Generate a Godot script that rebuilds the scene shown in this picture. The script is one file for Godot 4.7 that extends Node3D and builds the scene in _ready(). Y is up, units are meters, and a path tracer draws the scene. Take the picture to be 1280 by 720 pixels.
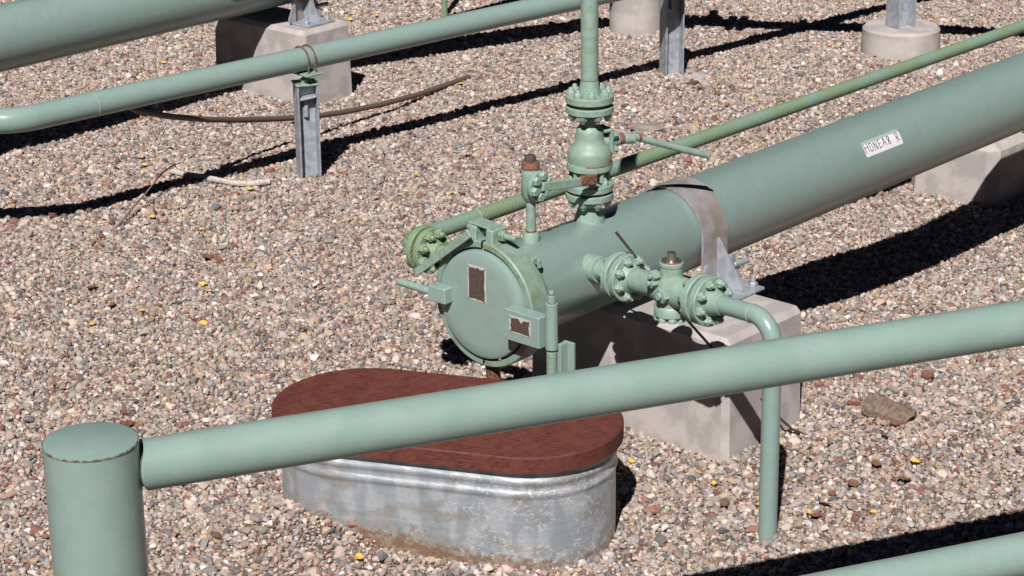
extends Node3D

const FOCAL := 2850.0          # photograph's focal length in pixels of its 1280 x 720 frame
const EYE := Vector3(0, 3.3, 0)
var right := Vector3.RIGHT
var upward := Vector3.UP
var forward := Vector3.FORWARD
var rng := RandomNumberGenerator.new()
var mat := {}
var taken := {}
var bumps := FastNoiseLite.new()
var launcher_frame := Transform3D()
var sun_ray := Vector3.DOWN

# ------------------------------------------------------------------ camera geometry
func aim():
	var pitch := deg_to_rad(20.0)
	var roll := deg_to_rad(0.7)
	forward = Vector3(0, -sin(pitch), -cos(pitch))
	var u0 := Vector3(0, cos(pitch), -sin(pitch))
	right = Vector3(cos(roll), 0, 0) - u0 * sin(roll)
	upward = Vector3(sin(roll), 0, 0) + u0 * cos(roll)

func at(x: float, y: float, h := 0.0) -> Vector3:      # the point at height h seen at a pixel
	var dir := forward + right * ((x - 640.0) / FOCAL) - upward * ((y - 360.0) / FOCAL)
	return EYE + dir * ((h - EYE.y) / dir.y)

func ground_height(x: float, z: float) -> float:
	var h := bumps.get_noise_2d(x * 100.0, z * 100.0) * 0.012
	h -= 0.16 * smoothstep(0.75, 2.0, x) * smoothstep(-7.8, -9.0, z) * smoothstep(-12.0, -10.8, z)
	h += 0.115 * exp(-(pow(x + 0.70, 2.0) + pow(z + 6.68, 2.0)) / (2.0 * 0.17 * 0.17))
	return h

func on_ground(x: float, y: float, lift := 0.0) -> Vector3:
	var p := at(x, y, 0.0)
	for k in 3:
		p = at(x, y, ground_height(p.x, p.z) + lift)
	return p

# ------------------------------------------------------------------ nodes
func numbered(called: String) -> String:
	var n: int = taken.get(called, 0)
	taken[called] = n + 1
	return called if n == 0 else "%s_%03d" % [called, n]

func tag(o: Node3D, label: String, category: String, group := ""):
	o.set_meta("label", label)
	o.set_meta("category", category)
	if group != "":
		o.set_meta("group", group)

func thing(called: String, label: String, category: String, where: Transform3D, group := "") -> Node3D:
	var o := Node3D.new()
	o.name = numbered(called)
	add_child(o)
	o.transform = where
	tag(o, label, category, group)
	return o

func part(parent: Node3D, called: String, shape, m: Material, where := Transform3D.IDENTITY) -> MeshInstance3D:
	var o := MeshInstance3D.new()
	o.name = called
	if shape is SurfaceTool:
		shape.set_material(m)
		o.mesh = shape.commit()
	else:
		o.mesh = shape
		o.material_override = m
	o.transform = where
	parent.add_child(o, true)
	return o

func single(called: String, shape, m: Material, where: Transform3D, label: String, category: String, group := "") -> MeshInstance3D:
	var o := part(self, numbered(called), shape, m, where)
	tag(o, label, category, group)
	return o

# ------------------------------------------------------------------ shapes
func start() -> SurfaceTool:
	var st := SurfaceTool.new()
	st.begin(Mesh.PRIMITIVE_TRIANGLES)
	return st

func tri(st: SurfaceTool, a: Vector3, b: Vector3, c: Vector3, na: Vector3, nb: Vector3, nc: Vector3, ua := Vector2.ZERO, ub := Vector2.ZERO, uc := Vector2.ZERO):
	if (b - a).cross(c - a).dot(na + nb + nc) > 0.0:
		var t := b; b = c; c = t
		t = nb; nb = nc; nc = t
		var s := ub; ub = uc; uc = s
	st.set_normal(na); st.set_uv(ua); st.add_vertex(a)
	st.set_normal(nb); st.set_uv(ub); st.add_vertex(b)
	st.set_normal(nc); st.set_uv(uc); st.add_vertex(c)

func face(st: SurfaceTool, a: Vector3, b: Vector3, c: Vector3, out: Vector3):
	var n := (b - a).cross(c - a).normalized()
	if n.dot(out) < 0.0: n = -n
	tri(st, a, b, c, n, n, n)

func quad(st: SurfaceTool, a: Vector3, b: Vector3, c: Vector3, d: Vector3, out: Vector3):
	var n := (c - a).cross(d - b).normalized()
	if n.dot(out) < 0.0: n = -n
	tri(st, a, b, c, n, n, n)
	tri(st, a, c, d, n, n, n)

# profile: Vector2(axial, radius) along local y
func lathe(st: SurfaceTool, prof: Array, segs := 32, where := Transform3D.IDENTITY, flat := false, from_a := 0.0, to_a := TAU):
	var n := prof.size()
	var norms: Array = []
	for i in n - 1:
		var dv: Vector2 = prof[i + 1] - prof[i]
		norms.append(Vector2(-dv.y, dv.x).normalized())     # (axial, radial)
	for i in n - 1:
		var p0: Vector2 = prof[i]
		var p1: Vector2 = prof[i + 1]
		if p0.distance_to(p1) < 1e-6: continue
		var n0: Vector2 = norms[i]
		var n1: Vector2 = norms[i]
		if i > 0 and norms[i - 1].dot(norms[i]) > 0.75: n0 = (norms[i - 1] + norms[i]).normalized()
		if i < n - 2 and norms[i + 1].dot(norms[i]) > 0.75: n1 = (norms[i + 1] + norms[i]).normalized()
		for k in segs:
			var a := from_a + (to_a - from_a) * k / segs
			var b := from_a + (to_a - from_a) * (k + 1) / segs
			var ca := Vector3(cos(a), 0, sin(a))
			var cb := Vector3(cos(b), 0, sin(b))
			var na := ca
			var nb := cb
			if flat:
				na = (ca + cb).normalized(); nb = na
			var v00 := where * (ca * p0.y + Vector3.UP * p0.x)
			var v01 := where * (cb * p0.y + Vector3.UP * p0.x)
			var v10 := where * (ca * p1.y + Vector3.UP * p1.x)
			var v11 := where * (cb * p1.y + Vector3.UP * p1.x)
			var m00 := (where.basis * (na * n0.y + Vector3.UP * n0.x)).normalized()
			var m01 := (where.basis * (nb * n0.y + Vector3.UP * n0.x)).normalized()
			var m10 := (where.basis * (na * n1.y + Vector3.UP * n1.x)).normalized()
			var m11 := (where.basis * (nb * n1.y + Vector3.UP * n1.x)).normalized()
			var u0 := Vector2(float(k) / segs, float(i) / n)
			if p0.y > 1e-5: tri(st, v00, v01, v11, m00, m01, m11, u0, u0, u0)
			if p1.y > 1e-5: tri(st, v00, v11, v10, m00, m11, m10, u0, u0, u0)

func along(from: Vector3, axis: Vector3) -> Transform3D:     # local y points along axis
	var y := axis.normalized()
	var x := y.cross(Vector3(0.3, 0.9, 0.2) if absf(y.dot(Vector3(0.3, 0.9, 0.2).normalized())) < 0.95 else Vector3(1, 0, 0)).normalized()
	return Transform3D(Basis(x, y, x.cross(y)), from)

func rod(st: SurfaceTool, a: Vector3, b: Vector3, r: float, bevel := 0.0, segs := 20):
	var l := a.distance_to(b)
	var bv := minf(bevel, r * 0.9)
	var prof: Array = [Vector2(0, 0), Vector2(0, r - bv), Vector2(bv, r), Vector2(l - bv, r), Vector2(l, r - bv), Vector2(l, 0)] if bv > 0.0 else [Vector2(0, 0), Vector2(0, r), Vector2(l, r), Vector2(l, 0)]
	lathe(st, prof, segs, along(a, b - a))

func tube(st: SurfaceTool, pts: Array, radius, segs := 20, capped := true):
	var n := pts.size()
	var x := Vector3.ZERO
	var rings: Array = []
	for i in n:
		var t: Vector3 = (pts[mini(i + 1, n - 1)] - pts[maxi(i - 1, 0)]).normalized()
		if x == Vector3.ZERO: x = along(Vector3.ZERO, t).basis.x
		x = (x - t * x.dot(t)).normalized()
		var z := x.cross(t)
		var r: float = radius[i] if radius is Array else radius
		var ring: Array = []
		for k in segs + 1:
			var a := TAU * k / segs
			var dv := x * cos(a) + z * sin(a)
			ring.append([pts[i] + dv * r, dv])
		rings.append(ring)
	for i in n - 1:
		for k in segs:
			var a: Array = rings[i][k]
			var b: Array = rings[i][k + 1]
			var c: Array = rings[i + 1][k + 1]
			var e: Array = rings[i + 1][k]
			tri(st, a[0], b[0], c[0], a[1], b[1], c[1])
			tri(st, a[0], c[0], e[0], a[1], c[1], e[1])
	if capped:
		for s in [0, n - 1]:
			var nn: Vector3 = (pts[0] - pts[1]).normalized() if s == 0 else (pts[n - 1] - pts[n - 2]).normalized()
			for k in segs:
				tri(st, pts[s], rings[s][k][0], rings[s][k + 1][0], nn, nn, nn)

func box(st: SurfaceTool, size: Vector3, where := Transform3D.IDENTITY, bevel := 0.002):
	taper_box(st, size, Vector2.ONE, where, bevel)

# bottom and top may differ in size: top = bottom * shrink (x, z)
func taper_box(st: SurfaceTool, size: Vector3, shrink: Vector2, where := Transform3D.IDENTITY, bevel := 0.002):
	var h := size * 0.5
	var b := minf(bevel, minf(h.x, minf(h.y, h.z)) * 0.9)
	var corner := func(sx: float, sy: float, sz: float, off: int) -> Vector3:
		var k := Vector2.ONE if sy < 0 else shrink
		var p := Vector3(sx * (h.x - b) * k.x, sy * (h.y - b), sz * (h.z - b) * k.y)
		p[off] += (sx if off == 0 else sy if off == 1 else sz) * b
		return where * p
	for s in [-1.0, 1.0]:
		quad(st, corner.call(s, -1.0, -1.0, 0), corner.call(s, 1.0, -1.0, 0), corner.call(s, 1.0, 1.0, 0), corner.call(s, -1.0, 1.0, 0), where.basis.x * s)
		quad(st, corner.call(-1.0, s, -1.0, 1), corner.call(1.0, s, -1.0, 1), corner.call(1.0, s, 1.0, 1), corner.call(-1.0, s, 1.0, 1), where.basis.y * s)
		quad(st, corner.call(-1.0, -1.0, s, 2), corner.call(1.0, -1.0, s, 2), corner.call(1.0, 1.0, s, 2), corner.call(-1.0, 1.0, s, 2), where.basis.z * s)
	if b <= 0.0: return
	for s in [-1.0, 1.0]:
		for t in [-1.0, 1.0]:
			quad(st, corner.call(s, t, -1.0, 0), corner.call(s, t, 1.0, 0), corner.call(s, t, 1.0, 1), corner.call(s, t, -1.0, 1), where.basis * Vector3(s, t, 0))
			quad(st, corner.call(s, -1.0, t, 0), corner.call(s, 1.0, t, 0), corner.call(s, 1.0, t, 2), corner.call(s, -1.0, t, 2), where.basis * Vector3(s, 0, t))
			quad(st, corner.call(-1.0, s, t, 1), corner.call(1.0, s, t, 1), corner.call(1.0, s, t, 2), corner.call(-1.0, s, t, 2), where.basis * Vector3(0, s, t))
			for w in [-1.0, 1.0]:
				face(st, corner.call(s, t, w, 0), corner.call(s, t, w, 1), corner.call(s, t, w, 2), where.basis * Vector3(s, t, w))

# a flat plate: outline in local x, y; thickness along z
func plate(st: SurfaceTool, outline: PackedVector2Array, thick: float, where := Transform3D.IDENTITY):
	var ids := Geometry2D.triangulate_polygon(outline)
	for i in range(0, ids.size(), 3):
		for s in [-0.5, 0.5]:
			var q: Array = []
			for k in 3: q.append(where * Vector3(outline[ids[i + k]].x, outline[ids[i + k]].y, s * thick))
			face(st, q[0], q[1], q[2], where.basis.z * s)
	var n := outline.size()
	var mid := Vector2.ZERO
	for p in outline: mid += p / n
	var turn := 1.0 if not Geometry2D.is_polygon_clockwise(outline) else -1.0
	for i in n:
		var a := outline[i]
		var b := outline[(i + 1) % n]
		var o := Vector2(b.y - a.y, a.x - b.x) * turn
		quad(st, where * Vector3(a.x, a.y, -thick / 2), where * Vector3(b.x, b.y, -thick / 2), where * Vector3(b.x, b.y, thick / 2), where * Vector3(a.x, a.y, thick / 2), where.basis * Vector3(o.x, o.y, 0))

func moved(p: Vector3) -> Transform3D:
	return Transform3D(Basis.IDENTITY, p)

# ------------------------------------------------------------------ materials
func lin(c: Color) -> Color:
	return c.srgb_to_linear()

func rgb(r: float, g: float, b: float) -> Color:
	return Color(r / 255.0, g / 255.0, b / 255.0)

func noise_image(seed_: int, freq: float, size := 512, octaves := 4, kind := FastNoiseLite.TYPE_SIMPLEX_SMOOTH) -> Image:
	var n := FastNoiseLite.new()
	n.seed = seed_
	n.noise_type = kind
	n.frequency = freq
	n.fractal_type = FastNoiseLite.FRACTAL_FBM
	n.fractal_octaves = octaves
	return n.get_seamless_image(size, size)

func tex(im: Image) -> ImageTexture:
	im.generate_mipmaps()
	return ImageTexture.create_from_image(im)

func normal_tex(im: Image, strength: float) -> ImageTexture:
	var b: Image = im.duplicate()
	b.convert(Image.FORMAT_RGBA8)
	b.bump_map_to_normal_map(strength)
	return tex(b)

func surface(rough: float, metal := 0.0) -> StandardMaterial3D:
	var m := StandardMaterial3D.new()
	m.roughness = rough
	m.metallic = metal
	return m

func triplanar(m: StandardMaterial3D, scale_: float, world := false):
	m.uv1_triplanar = true
	m.uv1_world_triplanar = world
	m.uv1_scale = Vector3.ONE * scale_

# coarse patches between two colours, fine grain, and sparse flecks
func patchy(a: Color, b: Color, seed_: int, coarse := 0.006, grain := 0.06, fleck := Color(0, 0, 0, 0), fleck_share := 0.0, low := 0.3, high := 0.7, grain_freq := 0.12) -> Image:
	var big := noise_image(seed_, coarse)
	var fine := noise_image(seed_ + 1, grain_freq)
	var dots := noise_image(seed_ + 2, 0.09, 512, 2)
	var w := 512
	var bb := big.get_data()
	var fb := fine.get_data()
	var db := dots.get_data()
	var out := PackedByteArray()
	out.resize(w * w * 3)
	var cut := 255.0 * (1.0 - fleck_share)
	for i in w * w:
		var t := smoothstep(low, high, bb[i] / 255.0)
		var g := 1.0 + (fb[i] / 255.0 - 0.5) * 2.0 * grain
		var c := a.lerp(b, t)
		if fleck_share > 0.0 and db[i] > cut: c = c.lerp(fleck, fleck.a)
		out[i * 3] = clampi(int(c.r * g * 255.0), 0, 255)
		out[i * 3 + 1] = clampi(int(c.g * g * 255.0), 0, 255)
		out[i * 3 + 2] = clampi(int(c.b * g * 255.0), 0, 255)
	return Image.create_from_data(w, w, false, Image.FORMAT_RGB8, out)

func make_materials():
	var peel := normal_tex(noise_image(5, 0.16, 512, 3), 3.0)
	var rough_n := normal_tex(noise_image(6, 0.07, 512, 5), 7.0)
	var m := surface(0.28)
	m.albedo_texture = tex(patchy(rgb(128, 151, 147), rgb(131, 154, 151), 11, 0.012, 0.03, Color(0.76, 0.79, 0.77, 0.55), 0.05))
	m.normal_enabled = true; m.normal_texture = peel; m.normal_scale = 0.10
	triplanar(m, 2.3)
	mat.paint = m
	m = m.duplicate()
	m.albedo_texture = tex(patchy(rgb(124, 149, 137), rgb(137, 160, 151), 21, 0.02, 0.06, Color(0.42, 0.27, 0.19, 0.8), 0.07))
	m.roughness = 0.5
	m.normal_scale = 0.4
	triplanar(m, 2.6)
	mat.old_paint = m
	m = m.duplicate()
	m.albedo_texture = tex(patchy(rgb(123, 148, 138), rgb(114, 129, 106), 25, 0.012, 0.07, Color(0.36, 0.28, 0.2, 0.6), 0.06, 0.5, 0.8))
	mat.stained_paint = m
	m = m.duplicate()
	m.albedo_texture = tex(patchy(rgb(120, 141, 113), rgb(121, 146, 133), 31, 0.006, 0.06, Color(0.3, 0.26, 0.18, 0.6), 0.03, 0.25, 0.75))
	triplanar(m, 1.1)
	mat.green_paint = m
	m = surface(0.9)
	m.albedo_texture = tex(patchy(rgb(88, 56, 44), rgb(138, 104, 84), 41, 0.03, 0.2))
	m.normal_enabled = true; m.normal_texture = rough_n; m.normal_scale = 0.8
	triplanar(m, 6.0)
	mat.rust = m
	m = m.duplicate()
	m.albedo_texture = tex(patchy(rgb(96, 68, 52), rgb(122, 146, 140), 43, 0.02, 0.12, Color(0.25, 0.2, 0.16, 0.7), 0.1, 0.42, 0.55))
	mat.weld = m
	m = surface(0.8)
	m.albedo_texture = tex(patchy(rgb(66, 55, 54), rgb(84, 70, 66), 45, 0.03, 0.2, Color(0.6, 0.56, 0.55, 0.7), 0.06))
	triplanar(m, 5.0)
	mat.tarnish = m
	m = surface(0.9)
	m.albedo_texture = tex(patchy(rgb(158, 153, 153), rgb(177, 171, 171), 51, 0.008, 0.06, Color(0.36, 0.33, 0.32, 0.6), 0.09, 0.3, 0.7, 0.2))
	m.normal_enabled = true; m.normal_texture = peel; m.normal_scale = 0.30
	triplanar(m, 1.6)
	mat.concrete = m
	m = surface(0.5, 0.25)
	m.albedo_texture = tex(patchy(rgb(146, 153, 164), rgb(166, 173, 184), 61, 0.012, 0.05, Color(0.55, 0.5, 0.46, 0.5), 0.02))
	m.normal_enabled = true; m.normal_texture = rough_n; m.normal_scale = 0.2
	triplanar(m, 2.5)
	mat.galvanised = m
	m = m.duplicate()
	m.albedo_texture = tex(patchy(rgb(142, 134, 128), rgb(158, 158, 164), 65, 0.008, 0.06, Color(0.5, 0.42, 0.36, 0.4), 0.03, 0.2, 0.75))
	mat.band = m
	m = surface(0.6)
	m.albedo_color = rgb(96, 80, 72)
	mat.conduit = m
	m = surface(0.45, 0.3)
	m.albedo_color = rgb(78, 70, 66)
	mat.dark_steel = m
	m = surface(0.4, 0.2)
	m.albedo_color = rgb(196, 198, 196)
	mat.plate_rim = m
	m = surface(0.35, 0.9)
	m.albedo_color = rgb(176, 168, 160)
	mat.steel = m
	m = surface(0.95)
	m.albedo_texture = tex(patchy(rgb(100, 80, 66), rgb(124, 112, 104), 71, 0.02, 0.3))
	m.normal_enabled = true; m.normal_texture = rough_n
	triplanar(m, 5.0)
	mat.wood = m
	m = surface(0.85)
	m.albedo_texture = tex(patchy(rgb(160, 150, 144), rgb(196, 188, 184), 75, 0.03, 0.2))
	triplanar(m, 4.0)
	mat.bleached_wood = m
	m = surface(0.9)
	m.vertex_color_use_as_albedo = true
	m.albedo_texture = tex(patchy(Color(0.86, 0.86, 0.86), Color(1, 1, 1), 81, 0.05, 0.12))
	triplanar(m, 14.0)
	mat.pebble = m
	m = surface(0.95)
	m.albedo_texture = tex(patchy(rgb(84, 70, 62), rgb(126, 110, 100), 85, 0.09, 0.45, Color(0.8, 0.74, 0.7, 0.8), 0.3, 0.3, 0.7, 0.25))
	m.normal_enabled = true; m.normal_texture = rough_n
	triplanar(m, 1.4, true)
	mat.earth = m

# ------------------------------------------------------------------ piping kit
var nut_mesh: ArrayMesh
var stud_mesh: ArrayMesh

func hex_prof(r: float, h: float) -> Array:
	return [Vector2(0, 0), Vector2(0, r), Vector2(h * 0.8, r), Vector2(h, r * 0.82), Vector2(h, 0)]

func make_kit():
	var st := start()
	lathe(st, hex_prof(0.0155, 0.017), 6, Transform3D.IDENTITY, true)
	nut_mesh = st.commit()
	st = start()
	lathe(st, [Vector2(0, 0.0085), Vector2(0.024, 0.0085), Vector2(0.027, 0.006), Vector2(0.027, 0)], 10)
	stud_mesh = st.commit()

# a flange disc round an axis in the parent's space, with its nuts as sub-parts on the side that side points to
func flange(parent: Node3D, centre: Vector3, axis: Vector3, outer: float, thick: float, m: Material, side: float, count := 8, hub := 0.0, hub_len := 0.0, phase := 0.2, nut_scale := 1.0) -> MeshInstance3D:
	var f := along(centre, axis * side)
	var st := start()
	var b := 0.003
	var prof: Array = [Vector2(0, 0), Vector2(0, outer - b), Vector2(b, outer), Vector2(thick - b, outer), Vector2(thick, outer - b)]
	if hub > 0.0:
		prof += [Vector2(thick, hub * 1.35), Vector2(thick + hub_len * 0.55, hub * 1.15), Vector2(thick + hub_len, hub), Vector2(thick + hub_len, 0)]
	else:
		prof += [Vector2(thick, 0)]
	lathe(st, prof, 40)
	var o := part(parent, "flange", st, m, f)
	for k in count:
		var a := TAU * (k + phase) / count
		var p := Vector3(cos(a), 0, sin(a)) * outer * 0.775 + Vector3.UP * thick
		var nut := part(o, "nut", nut_mesh, m, Transform3D(Basis(Vector3.UP, rng.randf() * 1.0).scaled(Vector3.ONE * nut_scale), p))
		nut = part(o, "stud", stud_mesh, m, Transform3D(Basis.IDENTITY.scaled(Vector3.ONE * nut_scale), p))
	return o

func elbow_path(a: Vector3, corner: Vector3, b: Vector3, radius: float, steps := 10) -> Array:
	var u := (a - corner).normalized()
	var v := (b - corner).normalized()
	var half := acos(clampf(u.dot(v), -1.0, 1.0)) / 2.0
	var l := radius / tan(half)
	var mid := corner + (u + v).normalized() * (radius / sin(half))
	var p0 := corner + u * l
	var p1 := corner + v * l
	var out: Array = [a]
	var q0 := p0 - mid
	var q1 := p1 - mid
	for k in steps + 1:
		out.append(mid + q0.slerp(q1, float(k) / steps))
	out.append(b)
	return out

# ------------------------------------------------------------------ build
func _ready():
	rng.seed = 7
	bumps.seed = 3
	bumps.frequency = 0.012
	aim()
	var cam := Camera3D.new()
	cam.name = "camera"
	cam.fov = rad_to_deg(2.0 * atan(360.0 / FOCAL))
	cam.near = 0.1
	cam.far = 900.0
	add_child(cam)
	cam.transform = Transform3D(Basis(right, upward, -forward), EYE)
	cam.current = true
	var env := Environment.new()
	env.background_mode = Environment.BG_SKY
	var sky := Sky.new()
	var sm := ProceduralSkyMaterial.new()
	sm.sky_top_color = Color(0.09, 0.20, 0.50)
	sm.sky_horizon_color = Color(0.36, 0.51, 0.72)
	sm.ground_horizon_color = Color(0.42, 0.40, 0.37)
	sm.ground_bottom_color = Color(0.30, 0.27, 0.24)
	sm.sky_curve = 0.12
	sky.sky_material = sm
	env.sky = sky
	env.background_energy_multiplier = 0.105
	env.tonemap_mode = Environment.TONE_MAPPER_LINEAR
	env.tonemap_exposure = 1.25
	env.sdfgi_enabled = true
	env.ssao_enabled = true
	env.ssil_enabled = true
	var we := WorldEnvironment.new()
	we.name = "world_environment"
	we.environment = env
	add_child(we)
	var sun := DirectionalLight3D.new()
	sun.name = "sun"
	sun.light_energy = 1.6
	sun.light_color = Color(1.0, 0.972, 0.94)
	sun.light_angular_distance = 0.5
	sun.shadow_enabled = true
	add_child(sun)
	var el := deg_to_rad(46.0)
	var az := deg_to_rad(9.8)
	sun_ray = Vector3(sin(az) * cos(el), -sin(el), -cos(az) * cos(el))
	sun.transform = Transform3D(Basis.looking_at(sun_ray, Vector3.UP), Vector3(0, 20, 10))

	make_materials()
	make_kit()
	# launcher frame: x along the barrel away from its door, y up, z towards the drain side
	launcher_frame = Transform3D(Basis(Vector3(0.67, 0, -0.742).normalized(), Vector3.UP, Vector3(0.742, 0, 0.67).normalized()), Vector3(0.17, 0, -7.434))
	build_ground()
	build_footings()
	build_launcher()
	build_vent_valve()
	build_riser()
	build_drain_valve()
	build_kicker_pipe()
	build_barrier()
	build_back_pipes()
	build_tank()
	build_litter()

func build_ground():
	var xs: Array = [-200.0, -60.0, -20.0, -9.0]
	var v := -6.0
	while v <= 6.0: xs.append(v); v += 0.08
	xs += [9.0, 20.0, 60.0, 200.0]
	var zs: Array = [-300.0, -90.0, -40.0, -24.0]
	v = -18.0
	while v <= -3.0: zs.append(v); v += 0.08
	zs += [0.0, 6.0, 20.0, 60.0, 200.0]
	var st := start()
	var row: Array = []
	for j in zs.size():
		for i in xs.size():
			var fine: bool = absf(xs[i]) < 6.1 and zs[j] < -2.9 and zs[j] > -18.1
			st.set_uv(Vector2(xs[i], zs[j]))
			st.add_vertex(Vector3(xs[i], (ground_height(xs[i], zs[j]) if fine else 0.0) - 0.004, zs[j]))
	var w := xs.size()
	for j in zs.size() - 1:
		for i in w - 1:
			var a := j * w + i
			for k in [a, a + 1, a + w + 1, a, a + w + 1, a + w]: st.add_index(k)
	st.generate_normals()
	var g := part(self, "ground", st, mat.earth)
	g.set_meta("kind", "structure")
	g.set_meta("label", "level yard of bare earth under loose gravel")
	build_gravel()

func pebble_mesh(seed_: int) -> ArrayMesh:
	var r := RandomNumberGenerator.new()
	r.seed = seed_
	var s := SphereMesh.new()
	s.radial_segments = 8
	s.rings = 4
	s.radius = 1.0; s.height = 2.0
	var arr := s.get_mesh_arrays()
	var vs: PackedVector3Array = arr[Mesh.ARRAY_VERTEX]
	var ids: PackedInt32Array = arr[Mesh.ARRAY_INDEX]
	var cuts: Array = []
	for k in 9:
		cuts.append([Vector3(r.randfn(), r.randfn() * 0.9, r.randfn()).normalized(), r.randf_range(0.42, 0.8)])
	var stretch := Vector3(r.randf_range(0.95, 1.45), r.randf_range(0.6, 0.9), r.randf_range(0.75, 1.05))
	var pts: Array = []
	for p in vs:
		for c in cuts:
			var d: float = p.dot(c[0])
			if d > c[1]: p -= c[0] * (d - c[1])
		pts.append(p * stretch)
	var st := start()
	for i in range(0, ids.size(), 3):
		var a: Vector3 = pts[ids[i]]
		var b: Vector3 = pts[ids[i + 1]]
		var c: Vector3 = pts[ids[i + 2]]
		if (b - a).cross(c - a).length() < 1e-5: continue
		# half way between faceted and rounded
		var n := (b - a).cross(c - a).normalized()
		if n.dot(a + b + c) < 0.0: n = -n
		tri(st, a, b, c, (n + a.normalized() * 0.25).normalized(), (n + b.normalized() * 0.25).normalized(), (n + c.normalized() * 0.25).normalized())
	return st.commit()

var stone_tones: Array = []

func pick_tone(r: RandomNumberGenerator) -> Color:
	var u := r.randf()
	var c: Color
	if u < 0.27: c = rgb(194, 181, 173)       # pale quartz and feldspar
	elif u < 0.50: c = rgb(174, 153, 145)     # pinkish granite
	elif u < 0.70: c = rgb(155, 149, 146)     # grey
	elif u < 0.78: c = rgb(176, 156, 139)     # tan
	elif u < 0.86: c = rgb(136, 98, 89)      # red sandstone
	elif u < 0.94: c = rgb(112, 108, 110)     # slate
	elif u < 0.96: c = rgb(176, 154, 122)     # ochre
	else: c = rgb(214, 208, 205)              # white
	c = c * r.randf_range(0.82, 1.10)
	c.r *= r.randf_range(0.96, 1.04)
	c.b *= r.randf_range(0.96, 1.04)
	c.a = 1.0
	return lin(c)

func build_gravel():
	var g := Node3D.new()
	g.name = "gravel"
	add_child(g)
	g.set_meta("kind", "stuff")
	tag(g, "loose mixed pink, tan and grey gravel covering the whole yard", "gravel")
	var r := RandomNumberGenerator.new()
	r.seed = 19
	var kinds := 10
	var buffers: Array = []
	for k in kinds: buffers.append(PackedFloat32Array())
	for layer in 2:
		var cell := 0.0150 if layer == 0 else 0.0198
		var z := -15.9
		while z < -5.6:
			var half := 0.2246 * (-z) * 1.06 + 0.75
			var x := -half
			while x < half:
				var px := x + r.randf_range(-0.5, 0.5) * cell
				var pz := z + r.randf_range(-0.5, 0.5) * cell
				x += cell
				if layer == 1 and r.randf() < 0.55: continue
				var size := 0.0073 * exp(r.randfn() * 0.33)
				if r.randf() < 0.015: size *= 1.7
				size = clampf(size, 0.0042, 0.021)
				var b := Basis(Vector3.UP, r.randf() * TAU) * Basis(Vector3(1, 0, 0), r.randfn() * 0.45) * Basis(Vector3(0, 0, 1), r.randfn() * 0.45)
				b = b.scaled(Vector3.ONE * size * 1.25)
				var py := ground_height(px, pz) + size * (0.1 if layer == 0 else 0.75)
				var c := pick_tone(r)
				buffers[r.randi() % kinds].append_array(PackedFloat32Array([b.x.x, b.y.x, b.z.x, px, b.x.y, b.y.y, b.z.y, py, b.x.z, b.y.z, b.z.z, pz, c.r, c.g, c.b, 1.0]))
			z += cell
	for k in kinds:
		var mm := MultiMesh.new()
		mm.transform_format = MultiMesh.TRANSFORM_3D
		mm.use_colors = true
		mm.mesh = pebble_mesh(100 + k)
		mm.instance_count = buffers[k].size() / 16
		mm.buffer = buffers[k]
		var o := MultiMeshInstance3D.new()
		o.name = "pebbles"
		o.multimesh = mm
		o.material_override = mat.pebble
		o.set_meta("kind", "stuff")
		g.add_child(o, true)

# ------------------------------------------------------------------ concrete and posts
func in_launcher(s: float, h: float, w: float) -> Transform3D:
	return launcher_frame * moved(Vector3(s, h, w))

func build_footings():
	# block under the launcher barrel
	var st := start()
	taper_box(st, Vector3(0.47, 0.52, 0.92), Vector2(0.98, 0.98), moved(Vector3(0, 0.19, 0)), 0.022)
	single("concrete_block", st, mat.concrete, in_launcher(0.252 + 0.235, 0, 0.537 - 0.46), "chamfered concrete block carrying the barrel with the round door", "concrete block", "concrete pipe supports")
	saddle(in_launcher(0.655, 0.451, 0.0), "wide grey steel strap clamp over the barrel with the round door", 0.162)
	# block under the farther barrel
	st = start()
	taper_box(st, Vector3(0.37, 0.5, 0.76), Vector2(0.96, 0.97), moved(Vector3(0, 0.165, 0)), 0.022)
	single("concrete_block", st, mat.concrete, in_launcher(2.515 + 0.18, 0, -4.36), "chamfered concrete block half in shade under the farther big pipe", "concrete block", "concrete pipe supports")
	saddle(in_launcher(2.70, 0.416, -4.36), "grey steel strap clamp on the block under the farther big pipe", 0.162)
	# round-edged block behind the barrel
	st = start()
	taper_box(st, Vector3(0.36, 0.40, 0.5), Vector2(0.95, 0.95), moved(Vector3(0, 0.13, 0)), 0.05)
	var p := on_ground(1232, 262)
	single("concrete_block", st, mat.concrete, Transform3D(launcher_frame.basis, p + launcher_frame.basis * Vector3(0.2, 0, -0.22)), "rounded concrete block beneath the far end of the labelled barrel", "concrete block", "concrete pipe supports")
	# round piers
	st = start()
	lathe(st, [Vector2(-0.08, 0.235), Vector2(0.15, 0.225), Vector2(0.165, 0.21), Vector2(0.165, 0)], 40)
	p = on_ground(1133, 78) + Vector3(0, 0, -0.22)
	single("concrete_pier", st, mat.concrete, moved(p), "low round concrete pier with a grey steel post on top", "concrete pier", "concrete pipe supports")
	beam_post(Transform3D(Basis(Vector3.UP, 0.5), p + Vector3(-0.01, 0.166, 0.02)), 0.62, 0.125, "grey steel post standing on the low round pier", false)
	st = start()
	lathe(st, [Vector2(-0.08, 0.165), Vector2(0.43, 0.16), Vector2(0.445, 0.145), Vector2(0.445, 0)], 36)
	p = on_ground(797, 45) + Vector3(0, 0, -0.16)
	single("concrete_pier", st, mat.concrete, moved(p), "tall round concrete pier behind the vertical vent pipe", "concrete pier", "concrete pipe supports")

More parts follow.
